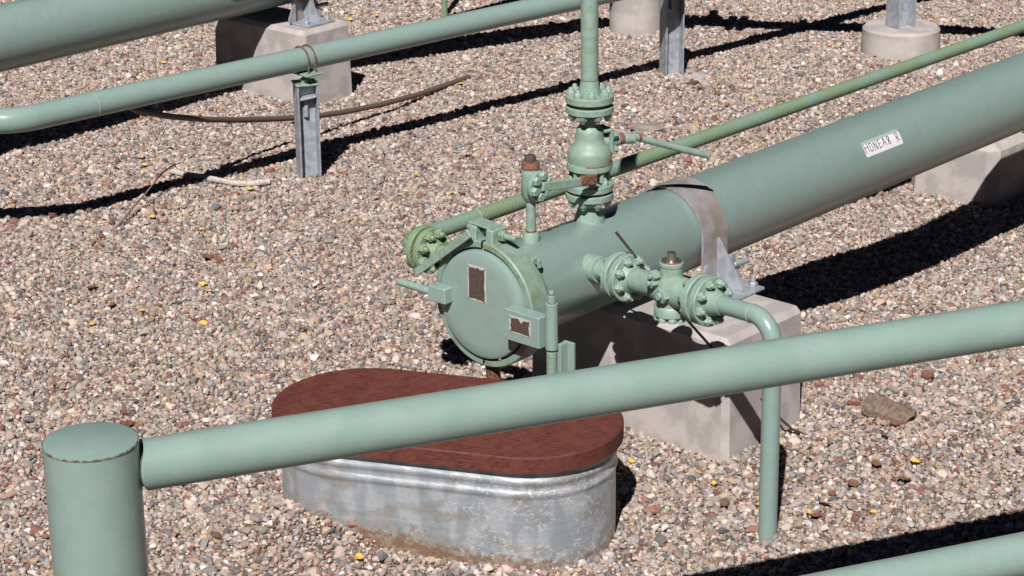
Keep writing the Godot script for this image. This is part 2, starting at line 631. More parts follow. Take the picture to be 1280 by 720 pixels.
func beam_post(where: Transform3D, height: float, width: float, label: String, crowned: bool):
	# I-beam: web along local x, flanges across it
	var o := thing("steel_post", label, "post", where, "grey steel pipe posts")
	for s in [-1, 1]:
		var st := start()
		box(st, Vector3(0.008, height, width), moved(Vector3(s * (width / 2 - 0.004), height / 2, 0)), 0.0015)
		part(o, "beam_flange", st, mat.galvanised)
	var st := start()
	box(st, Vector3(width - 0.017, height, 0.007), moved(Vector3(0, height / 2, 0)), 0.001)
	part(o, "web", st, mat.galvanised)
	if crowned:
		st = start()
		box(st, Vector3(width + 0.012, 0.01, width + 0.012), moved(Vector3(0, height + 0.0055, 0)), 0.002)
		part(o, "cap_plate", st, mat.old_paint)
		st = start()
		box(st, Vector3(width * 0.8, 0.010, 0.05), Transform3D(Basis(Vector3(0, 0, 1), 0.15), Vector3(0, height - 0.06, 0.03)), 0.002)
		part(o, "stiffener", st, mat.galvanised)
		st = start()
		rod(st, Vector3(-0.006, height - 0.16, 0.014), Vector3(-0.006, height - 0.075, 0.014), 0.013, 0.002, 12)
		part(o, "adjusting_screw", st, mat.galvanised)
	return o

func saddle(where: Transform3D, label: String, r: float):
	# a band over the barrel, feet, gussets and hold-down bolts; origin on the block top under the axis
	var o := thing("strap_clamp", label, "pipe clamp", where, "steel strap clamps over the big pipes")
	var cy: float = 0.645 - where.origin.y
	var r0 := r + 0.003
	var r1 := r + 0.013
	var hw := 0.072
	var path: Array = []
	for k in 25:
		var a := PI * k / 24.0
		path.append([Vector3(0, cy + sin(a) * r0, cos(a) * r0), Vector3(0, cy + sin(a) * r1, cos(a) * r1), Vector3(0, sin(a), cos(a))])
	path.insert(0, [Vector3(0, 0.012, r0), Vector3(0, 0.012, r1), Vector3(0, 0, 1)])
	path.append([Vector3(0, 0.012, -r0), Vector3(0, 0.012, -r1), Vector3(0, 0, -1)])
	var st := start()
	for i in path.size() - 1:
		var a: Array = path[i]
		var b: Array = path[i + 1]
		var x := Vector3(hw, 0, 0)
		tri(st, a[1] - x, a[1] + x, b[1] + x, a[2], a[2], b[2])
		tri(st, a[1] - x, b[1] + x, b[1] - x, a[2], b[2], b[2])
		tri(st, a[0] - x, a[0] + x, b[0] + x, -a[2], -a[2], -b[2])
		tri(st, a[0] - x, b[0] + x, b[0] - x, -a[2], -b[2], -b[2])
		for s in [-1.0, 1.0]:
			quad(st, a[0] + x * s, a[1] + x * s, b[1] + x * s, b[0] + x * s, Vector3(s, 0, 0))
	part(o, "band", st, mat.band)
	for s in [-1.0, 1.0]:
		st = start()
		box(st, Vector3(0.20, 0.011, 0.15), moved(Vector3(0, 0.0065, s * (r1 + 0.076))), 0.002)
		part(o, "foot_plate", st, mat.galvanised)
		st = start()
		plate(st, PackedVector2Array([Vector2(0, 0), Vector2(0.12, 0), Vector2(0.12, 0.008), Vector2(0.006, cy * 0.92), Vector2(0, cy * 0.92)]), 0.009, Transform3D(Basis(Vector3(0, 0, s), Vector3.UP, Vector3(1, 0, 0) * -s), Vector3(0.012, 0.0125, s * (r1 + 0.0005))))
		part(o, "gusset", st, mat.galvanised)
		for t in [-1.0, 1.0]:
			st = start()
			plate(st, PackedVector2Array([Vector2(0, 0), Vector2(0.05, 0), Vector2(0.05, 0.02), Vector2(0.012, 0.10), Vector2(0, 0.10)]), 0.008, Transform3D(Basis(Vector3(t, 0, 0), Vector3.UP, Vector3(0, 0, 1) * t), Vector3(t * (hw + 0.001), 0.0125, s * (r1 + 0.02))))
			part(o, "side_bracket", st, mat.galvanised)
			st = start()
			lathe(st, hex_prof(0.017, 0.016), 6, moved(Vector3(t * 0.078, 0.0125, s * (r1 + 0.115))), true)
			rod(st, Vector3(t * 0.078, 0.02, s * (r1 + 0.115)), Vector3(t * 0.078, 0.055, s * (r1 + 0.115)), 0.009, 0.002, 10)
			part(o, "anchor_bolt", st, mat.galvanised)
	# horizontal tie bolt through the side brackets
	st = start()
	rod(st, Vector3(hw + 0.01, 0.072, r1 + 0.022), Vector3(hw + 0.09, 0.072, r1 + 0.03), 0.011, 0.003, 12)
	part(o, "tie_bolt", st, mat.galvanised)

# ------------------------------------------------------------------ launcher
const AXIS_H := 0.645
const BARREL_R := 0.162

func x_axis(p: Vector3) -> Transform3D:        # lathe axis (local y) along the barrel
	return Transform3D(Basis(Vector3(0, 1, 0), Vector3(1, 0, 0), Vector3(0, 0, -1)), p)

func build_launcher():
	var o := thing("launcher_barrel", "long pale green pipeline barrel with a round bolted door", "pipe barrel", launcher_frame)
	var ax := Vector3(0, AXIS_H, 0)
	var st := start()
	lathe(st, [Vector2(-0.33, 0.0), Vector2(-0.33, 0.195), Vector2(-0.30, 0.195), Vector2(-0.285, 0.185), Vector2(-0.255, 0.166), Vector2(-0.245, BARREL_R), Vector2(6.5, BARREL_R), Vector2(6.5, 0)], 72, x_axis(ax))
	part(o, "barrel", st, mat.paint)
	# clamp ring in two halves with a gap at the top
	for s in [-1.0, 1.0]:
		st = start()
		var prof: Array = [Vector2(-0.395, 0.196), Vector2(-0.40, 0.200), Vector2(-0.40, 0.217), Vector2(-0.395, 0.222), Vector2(-0.318, 0.222), Vector2(-0.312, 0.216), Vector2(-0.312, 0.190)]
		lathe(st, prof, 36, x_axis(ax), false, 0.02 if s > 0 else PI + 0.02, PI - 0.02 if s > 0 else TAU - 0.02)
		part(o, "clamp_ring", st, mat.stained_paint)
	# door
	st = start()
	lathe(st, [Vector2(-0.345, 0), Vector2(-0.345, 0.186), Vector2(-0.40, 0.190), Vector2(-0.411, 0.186), Vector2(-0.416, 0.176), Vector2(-0.4175, 0.14), Vector2(-0.418, 0)], 64, x_axis(ax))
	var door := part(o, "door", st, mat.paint)
	# plates on the door: local x -> w, y -> h, z -> towards viewer (-s)
	var fb := Basis(Vector3(0, 0, 1), Vector3(0, 1, 0), Vector3(-1, 0, 0))
	nameplate(o, Transform3D(fb, Vector3(-0.4190, 0.722, -0.008)), 0.082, 0.124, 3)
	# lug with threaded handle on the left
	st = start()
	taper_box(st, Vector3(0.085, 0.055, 0.05), Vector2(0.9, 0.9), Transform3D(fb, Vector3(-0.43, 0.655, -0.165)), 0.004)
	part(door, "lug", st, mat.paint)
	st = start()
	var prof2: Array = [Vector2(0, 0), Vector2(0, 0.011)]
	for k in 14:
		prof2 += [Vector2(0.006 + k * 0.0105, 0.0142), Vector2(0.0112 + k * 0.0105, 0.0130)]
	prof2 += [Vector2(0.158, 0.014), Vector2(0.164, 0.010), Vector2(0.164, 0)]
	lathe(st, prof2, 14, along(Vector3(-0.435, 0.652, -0.195), Vector3(-0.02, 0.02, -0.9)))
	part(door, "threaded_handle", st, mat.old_paint)
	# hinge on the right
	st = start()
	box(st, Vector3(0.15, 0.108, 0.05), Transform3D(fb, Vector3(-0.442, 0.635, 0.232)), 0.003)
	var hinge := part(o, "hinge_arm", st, mat.paint)
	nameplate(o, Transform3D(fb, Vector3(-0.4677, 0.642, 0.226)), 0.092, 0.058, 8)
	st = start()
	rod(st, Vector3(-0.425, 0.575, 0.326), Vector3(-0.425, 0.735, 0.326), 0.021, 0.002)
	rod(st, Vector3(-0.425, 0.736, 0.326), Vector3(-0.425, 0.762, 0.326), 0.014, 0.002)
	rod(st, Vector3(-0.425, 0.762, 0.326), Vector3(-0.425, 0.778, 0.326), 0.010, 0.004)
	part(hinge, "hinge_pin", st, mat.paint)
	st = start()
	rod(st, Vector3(-0.425, 0.486, 0.326), Vector3(-0.425, 0.568, 0.326), 0.018, 0.002)
	part(o, "hinge_socket", st, mat.green_paint)
	st = start()
	box(st, Vector3(0.035, 0.125, 0.016), Transform3D(Basis.IDENTITY, Vector3(-0.395, 0.53, 0.345)), 0.002)
	box(st, Vector3(0.012, 0.125, 0.045), Transform3D(Basis.IDENTITY, Vector3(-0.372, 0.53, 0.355)), 0.002)
	part(o, "hinge_bracket", st, mat.paint)
	# clamp lugs and draw bolt on top
	for s in [-1.0, 1.0]:
		st = start()
		taper_box(st, Vector3(0.085, 0.055, 0.034), Vector2(0.9, 0.9), moved(Vector3(-0.356, 0.883, 0.038 * s - 0.01)), 0.004)
		part(o, "clamp_lug", st, mat.old_paint)
		st = start()
		lathe(st, hex_prof(0.020, 0.02), 6, along(Vector3(-0.356, 0.888, 0.057 * s - 0.01), Vector3(0, 0, s)), true)
		part(o, "nut", st, mat.green_paint)
	st = start()
	rod(st, Vector3(-0.356, 0.888, -0.10), Vector3(-0.356, 0.888, 0.115), 0.0105, 0.002, 14)
	part(o, "draw_bolt", st, mat.old_paint)
	st = start()
	box(st, Vector3(0.06, 0.006, 0.10), Transform3D(Basis(Vector3(1, 0, 0), 0.06), Vector3(-0.36, 0.9145, -0.02)), 0.001)
	part(o, "cover_strip", st, mat.old_paint)
	# flat lever bar leaning left
	st = start()
	var la := Vector3(-0.425, 0.895, -0.03)
	var lb := Vector3(-0.425, 0.70, -0.285)
	var dirv := (lb - la).normalized()
	box(st, Vector3(0.027, la.distance_to(lb), 0.009), Transform3D(Basis(dirv.cross(Vector3(1, 0, 0)), dirv, Vector3(-1, 0, 0)), (la + lb) / 2), 0.002)
	part(o, "lever_bar", st, mat.old_paint)
	# drain stub under the ring
	st = start()
	rod(st, Vector3(-0.36, 0.425, 0.0), Vector3(-0.35, 0.36, 0.0), 0.024, 0.004)
	part(o, "drain_stub", st, mat.rust)
	# clip at the ring's upper right
	st = start()
	box(st, Vector3(0.03, 0.018, 0.012), moved(Vector3(-0.285, 0.645 + 0.155, 0.13)), 0.002)
	box(st, Vector3(0.012, 0.03, 0.012), moved(Vector3(-0.272, 0.645 + 0.142, 0.14)), 0.002)
	part(o, "ring_stop", st, mat.old_paint)
	# sticker
	st = start()
	var s0 := 1.665
	var s1 := 1.925
	for i in 12:
		for k in 6:
			var q: Array = []
			for c in [[0, 0], [1, 0], [1, 1], [0, 1]]:
				var u: float = (i + c[0]) / 12.0
				var vv: float = (k + c[1]) / 6.0
				var a := deg_to_rad(lerpf(45.0, 22.0, vv))
				var n := Vector3(0, sin(a), cos(a))
				q.append([Vector3(lerpf(s0, s1, u), AXIS_H, 0) + n * (BARREL_R + 0.0012), n, Vector2(u, vv)])
			tri(st, q[0][0], q[1][0], q[2][0], q[0][1], q[1][1], q[2][1], q[0][2], q[1][2], q[2][2])
			tri(st, q[0][0], q[2][0], q[3][0], q[0][1], q[2][1], q[3][1], q[0][2], q[2][2], q[3][2])
	var sticker := part(o, "sticker", st, sticker_material())
	sticker.set_meta("label", "white paper sticker with black handwritten capitals")

func nameplate(parent: Node3D, where: Transform3D, w: float, h: float, seed_: int):
	var st := start()
	box(st, Vector3(w, h, 0.0015), Transform3D.IDENTITY, 0.0004)
	var p := part(parent, "nameplate", st, mat.plate_rim, where)
	# worn dark field with an eaten edge
	var r := RandomNumberGenerator.new()
	r.seed = seed_
	var outline := PackedVector2Array()
	var hw := w / 2 - 0.0045
	var hh := h / 2 - 0.0045
	for side in 4:
		for k in 7:
			var t := k / 7.0 * 2.0 - 1.0
			var q: Vector2 = [Vector2(t * hw, -hh), Vector2(hw, t * hh), Vector2(-t * hw, hh), Vector2(-hw, -t * hh)][side]
			outline.append(q * r.randf_range(0.90, 1.0))
	if w > h:
		outline[17] = outline[17] * Vector2(1, 0.45)
	for c in [[-1, -1], [1, -1], [1, 1], [-1, 1]]:
		st = start()
		lathe(st, [Vector2(0, 0.0026), Vector2(0.0012, 0.0022), Vector2(0.0018, 0)], 8, Transform3D(Basis(Vector3(1, 0, 0), PI / 2), Vector3(c[0] * (w / 2 - 0.005), c[1] * (h / 2 - 0.005), 0.0014)))
		part(p, "rivet", st, mat.dark_steel)
	st = start()
	plate(st, outline, 0.0012, moved(Vector3(0, 0, 0.0013)))
	part(p, "worn_field", st, mat.tarnish)

func stroke(im: Image, a: Vector2, b: Vector2, w: float, c: Color):
	var n := int(a.distance_to(b)) + 1
	for k in n + 1:
		var p := a.lerp(b, float(k) / n)
		im.fill_rect(Rect2i(int(p.x - w / 2), int(p.y - w / 2), int(w), int(w)), c)

func sticker_material() -> StandardMaterial3D:
	var im := Image.create(512, 176, false, Image.FORMAT_RGB8)
	im.fill(rgb(214, 212, 222))
	im.fill_rect(Rect2i(0, 0, 512, 34), rgb(150, 168, 160))
	var ink := rgb(34, 30, 44)
	# handwriting: H O N E A 8  R, each as strokes in a 10 x 14 box
	var letters := [
		[[0, 0, 0.5, 14], [7, 0, 7.5, 13], [0, 6, 7.5, 5]],
		[[1, 1, 1.5, 13], [1.5, 13, 6, 12], [6, 12, 6.5, 1], [1, 1, 6.5, 0]],
		[[0.5, 14, 1, 1], [1, 1, 6.5, 14], [6.5, 14, 7, 0]],
		[[1, 0, 1.5, 13], [1, 1, 7, 0], [1, 6.5, 5.5, 6], [1.5, 13, 7, 11.5]],
		[[0.3, 12, 4, 0], [4, 0, 7, 13], [1.2, 8, 6.2, 8]],
		[[2.5, 0.5, 5.5, 0], [5.5, 0, 6.8, 2.5], [6.8, 2.5, 2, 9], [2, 9, 2.5, 12.5], [2.5, 12.5, 6, 12.5], [6, 12.5, 6.5, 9.5], [6.5, 9.5, 1.5, 3], [1.5, 3, 2.5, 0.5]],
		[],
		[[1, 0, 1.5, 14], [1, 0, 5, 0.3], [5, 0.3, 6.5, 2.5], [6.5, 2.5, 5, 6], [5, 6, 1.2, 6.8], [2.5, 6.5, 7.5, 13]],
	]
	for i in letters.size():
		for l in letters[i]:
			var o := Vector2(16 + i * 61, 34 + i % 2 * 5)
			stroke(im, o + Vector2(l[0] * 6.0, l[1] * 7.2), o + Vector2(l[2] * 6.0, l[3] * 7.2), 7, ink)
	var m := surface(0.6)
	m.albedo_texture = tex(im)
	return m

# ------------------------------------------------------------------ vent valve on top
func build_vent_valve():
	var base := launcher_frame * moved(Vector3(0.154, AXIS_H + BARREL_R - 0.004, 0))
	var o := thing("vent_valve", "green valve stack with lever and tall vent pipe on the barrel", "valve", base)
	var up := Vector3.UP
	var st := start()
	lathe(st, [Vector2(-0.02, 0.056), Vector2(0.012, 0.052), Vector2(0.05, 0.038), Vector2(0.078, 0.034)], 32)
	part(o, "nozzle", st, mat.old_paint)
	flange(o, Vector3(0, 0.103, 0), up, 0.083, 0.024, mat.old_paint, -1.0, 8, 0.036, 0.03)
	st = start()
	lathe(st, [Vector2(0.1035, 0), Vector2(0.1035, 0.055), Vector2(0.1115, 0.055), Vector2(0.1115, 0)], 32)
	part(o, "gasket", st, mat.rust)
	flange(o, Vector3(0, 0.112, 0), up, 0.083, 0.025, mat.old_paint, 1.0, 8)
	for k in 8:
		var a := TAU * (k + 0.2) / 8.0
		st = start()
		rod(st, Vector3(0.0643 * cos(a), 0.098, 0.0643 * sin(a)), Vector3(0.0643 * cos(a), 0.118, 0.0643 * sin(a)), 0.0085, 0.0, 8)
		part(o, "stud", st, mat.rust)
	# neck, body
	st = start()
	lathe(st, [Vector2(0.137, 0.040), Vector2(0.185, 0.040)], 28)
	part(o, "neck", st, mat.old_paint)
	st = start()
	lathe(st, [Vector2(0.185, 0.0), Vector2(0.185, 0.070), Vector2(0.189, 0.079), Vector2(0.206, 0.080), Vector2(0.211, 0.078), Vector2(0.2115, 0.0745), Vector2(0.224, 0.0765), Vector2(0.245, 0.0765), Vector2(0.259, 0.072), Vector2(0.270, 0.060), Vector2(0.280, 0.052), Vector2(0.30, 0.049), Vector2(0.318, 0.048), Vector2(0.332, 0.044), Vector2(0.340, 0.036), Vector2(0.342, 0.0)], 44)
	part(o, "body", st, mat.old_paint)
	st = start()
	lathe(st, [Vector2(0.2095, 0.076), Vector2(0.2095, 0.0802), Vector2(0.2125, 0.0785), Vector2(0.2125, 0.076)], 24, Transform3D.IDENTITY, false, 0.5, 2.6)
	part(o, "rust_line", st, mat.rust)
	st = start()
	lathe(st, [Vector2(0.340, 0.034), Vector2(0.388, 0.034)], 28)
	part(o, "neck", st, mat.stained_paint)
	for k in 8:
		var a := TAU * (k + 0.2) / 8.0
		st = start()
		rod(st, Vector3(0.064 * cos(a), 0.150, 0.064 * sin(a)), Vector3(0.064 * cos(a), 0.184, 0.064 * sin(a)), 0.0085, 0.0, 8)
		part(o, "stud", st, mat.old_paint)
	flange(o, Vector3(0, 0.413, 0), up, 0.083, 0.024, mat.old_paint, -1.0, 8)
	st = start()
	lathe(st, [Vector2(0.4135, 0), Vector2(0.4135, 0.066), Vector2(0.4245, 0.066), Vector2(0.4245, 0)], 32)
	part(o, "gasket", st, mat.rust)
	flange(o, Vector3(0, 0.425, 0), up, 0.083, 0.026, mat.old_paint, 1.0, 8, 0.0302, 0.05)
	st = start()
	rod(st, Vector3(0, 0.50, 0), Vector3(0, 1.55, 0), 0.0302, 0.004, 28)
	part(o, "vent_pipe", st, mat.old_paint)
	# operating side: bracket, gland, lever.  Directions in launcher space
	var tip := base.affine_inverse() * (at(890, 234, 0.80) + Vector3(-0.029, 0.17, 0.167))
	var reach := (tip - Vector3(0, 0.272, 0)).length()
	var dirw := (tip - Vector3(0, 0.272, 0)).normalized()
	dirw = Vector3(dirw.x, 0, dirw.z).normalized()
	var side := dirw.cross(up).normalized()
	st = start()
	var bb := Basis(dirw, up, side)
	box(st, Vector3(0.012, 0.085, 0.075), Transform3D(bb, Vector3(0, 0.275, 0) + dirw * 0.070), 0.003)
	box(st, Vector3(0.035, 0.012, 0.075), Transform3D(bb, Vector3(0, 0.322, 0) + dirw * 0.055), 0.003)
	box(st, Vector3(0.035, 0.012, 0.075), Transform3D(bb, Vector3(0, 0.240, 0) + dirw * 0.07), 0.003)
	part(o, "bracket", st, mat.old_paint)
	for c in [[0.026, 0.026], [-0.026, 0.026], [0.026, -0.026], [-0.026, -0.026]]:
		part(o, "nut", nut_mesh, mat.old_paint, Transform3D(along(Vector3.ZERO, dirw).basis, Vector3(0, 0.277 + c[0], 0) + dirw * 0.0765 + side * c[1]))
	st = start()
	rod(st, Vector3(0, 0.277, 0) + dirw * 0.04, Vector3(0, 0.277, 0) + dirw * 0.112, 0.024, 0.004)
	part(o, "gland", st, mat.old_paint)
	st = start()
	rod(st, Vector3(0, 0.277, 0) + dirw * 0.112, Vector3(0, 0.275, 0) + dirw * 0.132, 0.020, 0.003)
	part(o, "stem_nut", st, mat.rust)
	st = start()
	rod(st, Vector3(0, 0.275, 0) + dirw * 0.132, Vector3(0, 0.272, 0) + dirw * 0.178, 0.019, 0.006)
	rod(st, Vector3(0, 0.273, 0) + dirw * 0.176, Vector3(0, 0.272, 0) + dirw * 0.20, 0.013, 0.002)
	var hub := part(o, "lever_hub", st, mat.old_paint)
	st = start()
	rod(st, Vector3(0, 0.272, 0) + dirw * 0.185, tip, 0.0125, 0.004)
	part(o, "lever", st, mat.old_paint)
	st = start()
	rod(st, Vector3(0, 0.2715, 0) + dirw * 0.188, Vector3(0, 0.271, 0) + dirw * 0.20, 0.0142, 0.001)
	part(o, "rust_collar", st, mat.rust)

# ------------------------------------------------------------------ capped riser with bolted bonnet
func build_riser():
	var base := launcher_frame * moved(Vector3(-0.154, AXIS_H + BARREL_R - 0.004, 0))
	var o := thing("riser_valve", "small rusty topped valve on a thin riser from the barrel", "valve", base)
	var st := start()
	lathe(st, [Vector2(-0.02, 0.030), Vector2(0.030, 0.029), Vector2(0.036, 0.025), Vector2(0.036, 0)], 28)
	part(o, "coupling", st, mat.old_paint)
	st = start()
	lathe(st, [Vector2(0.036, 0.019), Vector2(0.041, 0.0185), Vector2(0.041, 0)], 24)
	part(o, "rust_ring", st, mat.rust)
	st = start()
	rod(st, Vector3(0, 0.036, 0), Vector3(0, 0.15, 0), 0.0167, 0.0)
	part(o, "pipe", st, mat.old_paint)
	st = start()
	lathe(st, [Vector2(0.146, 0.0), Vector2(0.146, 0.021), Vector2(0.158, 0.028), Vector2(0.162, 0.0315), Vector2(0.262, 0.0315), Vector2(0.265, 0.030), Vector2(0.265, 0)], 30)
	part(o, "body", st, mat.old_paint)
	st = start()
	lathe(st, [Vector2(0.258, 0), Vector2(0.258, 0.0318), Vector2(0.281, 0.0312), Vector2(0.284, 0.029), Vector2(0.284, 0)], 30)
	part(o, "rusty_collar", st, mat.rust)
	st = start()
	lathe(st, hex_prof(0.020, 0.022), 6, moved(Vector3(0, 0.284, 0)), true)
	part(o, "plug", st, mat.tarnish)
	var w := Vector3(0, 0, 1)
	var c := Vector3(0, 0.205, 0.024)
	st = start()
	lathe(st, [Vector2(0, 0), Vector2(0, 0.049), Vector2(0.003, 0.051), Vector2(0.015, 0.051), Vector2(0.018, 0.048), Vector2(0.018, 0.022), Vector2(0.026, 0.018), Vector2(0.026, 0)], 32, along(c, w))
	var bon := part(o, "bonnet", st, mat.old_paint)
	for k in 6:
		var a := TAU * k / 6.0 + 0.3
		part(bon, "nut", nut_mesh, mat.old_paint, Transform3D(along(Vector3.ZERO, w).basis.scaled(Vector3.ONE * 1.05), c + Vector3(cos(a) * 0.036, sin(a) * 0.036, 0.018)))
	# flat handle reaching to the valve stack, its end wrapped in rust
	st = start()
	var a0 := Vector3(0.0, 0.205, 0.052)
	var a1 := Vector3(0.170, 0.185, 0.075)
	var dv := (a1 - a0).normalized()
	box(st, Vector3(a0.distance_to(a1), 0.032, 0.012), Transform3D(Basis(dv, Vector3.UP, dv.cross(Vector3.UP)).orthonormalized(), (a0 + a1) / 2), 0.003)
	part(o, "handle", st, mat.old_paint)
	var a2 := a1 + dv * 0.072
	st = start()
	box(st, Vector3(0.074, 0.036, 0.017), Transform3D(Basis(dv, Vector3.UP, dv.cross(Vector3.UP)).orthonormalized(), (a1 + a2) / 2 + Vector3(0, 0.003, 0)), 0.004)
	part(o, "handle_grip", st, mat.rust)

# ------------------------------------------------------------------ drain valve at the side, elbow and down pipe
func build_drain_valve():
	var inv := launcher_frame.affine_inverse()
	var foot := on_ground(959, 672)
	var a := Vector3(0.0, 0.700, 0.10)
	var b: Vector3 = inv * foot
	b.y = 0.757
	var o := thing("drain_valve", "green flanged plug valve with elbow and down pipe into the gravel", "valve", launcher_frame)
	var ax := (b - a).normalized()
	var len_all := a.distance_to(b)
	var pt := func(t: float) -> Vector3: return a + ax * t
	var st := start()
	lathe(st, [Vector2(0.0, 0.047), Vector2(0.085, 0.046), Vector2(0.092, 0.044), Vector2(0.093, 0.036), Vector2(0.175, 0.034)], 32, along(a, ax))
	part(o, "nozzle", st, mat.old_paint)
	# flange pairs
	flange(o, pt.call(0.205), ax, 0.083, 0.026, mat.old_paint, -1.0, 8, 0.036, 0.03)
	st = start(); lathe(st, [Vector2(0, 0.064), Vector2(0.0135, 0.064)], 28, along(pt.call(0.204), ax)); part(o, "gasket", st, mat.rust)
	flange(o, pt.call(0.217), ax, 0.083, 0.026, mat.old_paint, 1.0, 8, 0.04, 0.02)
	flange(o, pt.call(0.592), ax, 0.083, 0.026, mat.old_paint, -1.0, 8, 0.04, 0.02)
	st = start(); lathe(st, [Vector2(0, 0.064), Vector2(0.0145, 0.064)], 28, along(pt.call(0.591), ax)); part(o, "gasket", st, mat.rust)
	flange(o, pt.call(0.605), ax, 0.083, 0.027, mat.old_paint, 1.0, 8, 0.034, 0.05)
	# body
	st = start()
	lathe(st, [Vector2(0.24, 0.040), Vector2(0.36, 0.043), Vector2(0.405, 0.053), Vector2(0.52, 0.053), Vector2(0.545, 0.046), Vector2(0.575, 0.044)], 32, along(a, ax))
	var c: Vector3 = pt.call(0.438)
	var body := part(o, "body", st, mat.old_paint)
	st = start()
	lathe(st, [Vector2(-0.088, 0.0), Vector2(-0.088, 0.050), Vector2(-0.082, 0.056), Vector2(-0.055, 0.056), Vector2(-0.048, 0.050), Vector2(-0.02, 0.052), Vector2(0.03, 0.050), Vector2(0.05, 0.040), Vector2(0.060, 0.0385), Vector2(0.085, 0.0385), Vector2(0.087, 0.041), Vector2(0.097, 0.041), Vector2(0.100, 0.038), Vector2(0.100, 0.0)], 36, moved(c))
	part(o, "plug_housing", st, mat.old_paint)
	for k in 8:
		var an := TAU * k / 8.0
		part(body, "nut", nut_mesh, mat.old_paint, moved(c + Vector3(cos(an) * 0.042, -0.100, sin(an) * 0.042)))
	st = start()
	lathe(st, [Vector2(0.1002, 0.0), Vector2(0.1002, 0.036), Vector2(0.1025, 0.034), Vector2(0.1025, 0)], 30, moved(c))
	part(o, "rust_ring", st, mat.rust)
	st = start()
	lathe(st, [Vector2(0.102, 0), Vector2(0.102, 0.034), Vector2(0.105, 0.033), Vector2(0.105, 0)], 24, moved(c))
	lathe(st, [Vector2(0.105, 0), Vector2(0.105, 0.021), Vector2(0.129, 0.019), Vector2(0.133, 0.014), Vector2(0.133, 0)], 4, moved(c))
	part(o, "stem_head", st, mat.steel)
	# gland boss on the near side with bolts
	var w := ax.cross(Vector3.UP).normalized()
	if (launcher_frame.basis * w).z < 0.0: w = -w
	for k in [[-0.028, 0.035, 0.014], [0.022, 0.0, 0.018], [-0.02, 0.06, 0.012]]:
		st = start()
		var q: Vector3 = c + ax * k[0] + Vector3(0, k[1], 0) + w * 0.045
		lathe(st, hex_prof(k[2] * 1.5, 0.026), 6, along(q, w), true)
		rod(st, q, q + w * 0.038, k[2] * 0.7, 0.002, 10)
		part(body, "boss_bolt", st, mat.old_paint)
	# pipe, elbow, down pipe
	var low := Vector3(b.x, -0.12, b.z)
	st = start()
	tube(st, elbow_path(pt.call(0.64), b, low, 0.085, 16), 0.0302, 32)
	part(o, "down_pipe", st, mat.paint)
	st = start()
	lathe(st, [Vector2(0.0, 0.0302), Vector2(0.002, 0.0325), Vector2(0.006, 0.0325), Vector2(0.008, 0.0302)], 28, along(pt.call(len_all - 0.10), ax))
	part(o, "weld_bead", st, mat.old_paint)
	# leaning thin rod
	var pts: Array = []
	for q in [[1004, 543, 0.0], [990, 537, 0.03], [968, 517, 0.10], [940, 489, 0.21], [905, 452, 0.345], [868, 411, 0.50], [840, 379, 0.61], [811, 345, 0.72], [790, 316, 0.80], [770, 291, 0.875]]:
		pts.append(at(q[0], q[1], q[2]) + Vector3(0, 0.002, 0))
	st = start()
	tube(st, pts, 0.0048, 10)
	single("thin_rod", st, mat.dark_steel, Transform3D.IDENTITY, "thin dark bent rod leaning behind the flanged drain valve", "rod")

# ------------------------------------------------------------------ thin pipe behind the barrel
func build_kicker_pipe():
	var inv := launcher_frame.affine_inverse()
	var c: Vector3 = inv * at(505, 303, 0.65)
	var b: Vector3 = inv * at(1172, 70, 0.65)
	c.y = 0.65; b.y = 0.65
	var ax := (b - c).normalized()
	var out := Vector3(0, 0, 1)
	var o := thing("side_pipe", "thin yellowish green pipe with a flanged elbow behind the barrel", "pipe", launcher_frame)
	var st := start()
	rod(st, c + ax * 0.12, b + ax * 3.0, 0.0302, 0.0, 32)
	part(o, "pipe", st, mat.green_paint)
	st = start()
	lathe(st, [Vector2(0.0, 0.0302), Vector2(0.002, 0.0325), Vector2(0.006, 0.0325), Vector2(0.008, 0.0302)], 28, along(c + ax * 0.38, ax))
	part(o, "weld_bead", st, mat.green_paint)
	st = start()
	tube(st, elbow_path(c + ax * 0.121, c, c + out * 0.09, 0.062, 14), 0.0325, 28)
	part(o, "elbow", st, mat.green_paint)
	flange(o, c + out * 0.108, out, 0.083, 0.022, mat.green_paint, -1.0, 8, 0.034, 0.02, 0.35)
	st = start(); lathe(st, [Vector2(0, 0.058), Vector2(0.017, 0.058)], 28, along(c + out * 0.1065, out)); part(o, "gasket", st, mat.rust)
	flange(o, c + out * 0.122, out, 0.083, 0.022, mat.green_paint, 1.0, 8, 0.034, 0.04, 0.1, 1.2)
	st = start()
	rod(st, c + out * 0.17, Vector3(c.x, 0.65, -0.13), 0.0302, 0.0, 28)
	part(o, "stub", st, mat.green_paint)
	for t in [1.5, 2.7]:
		st = start()
		box(st, Vector3(0.07, 0.80, 0.07), moved(Vector3(b.x + t, 0.215, b.z)), 0.004)
		part(o, "prop", st, mat.green_paint)

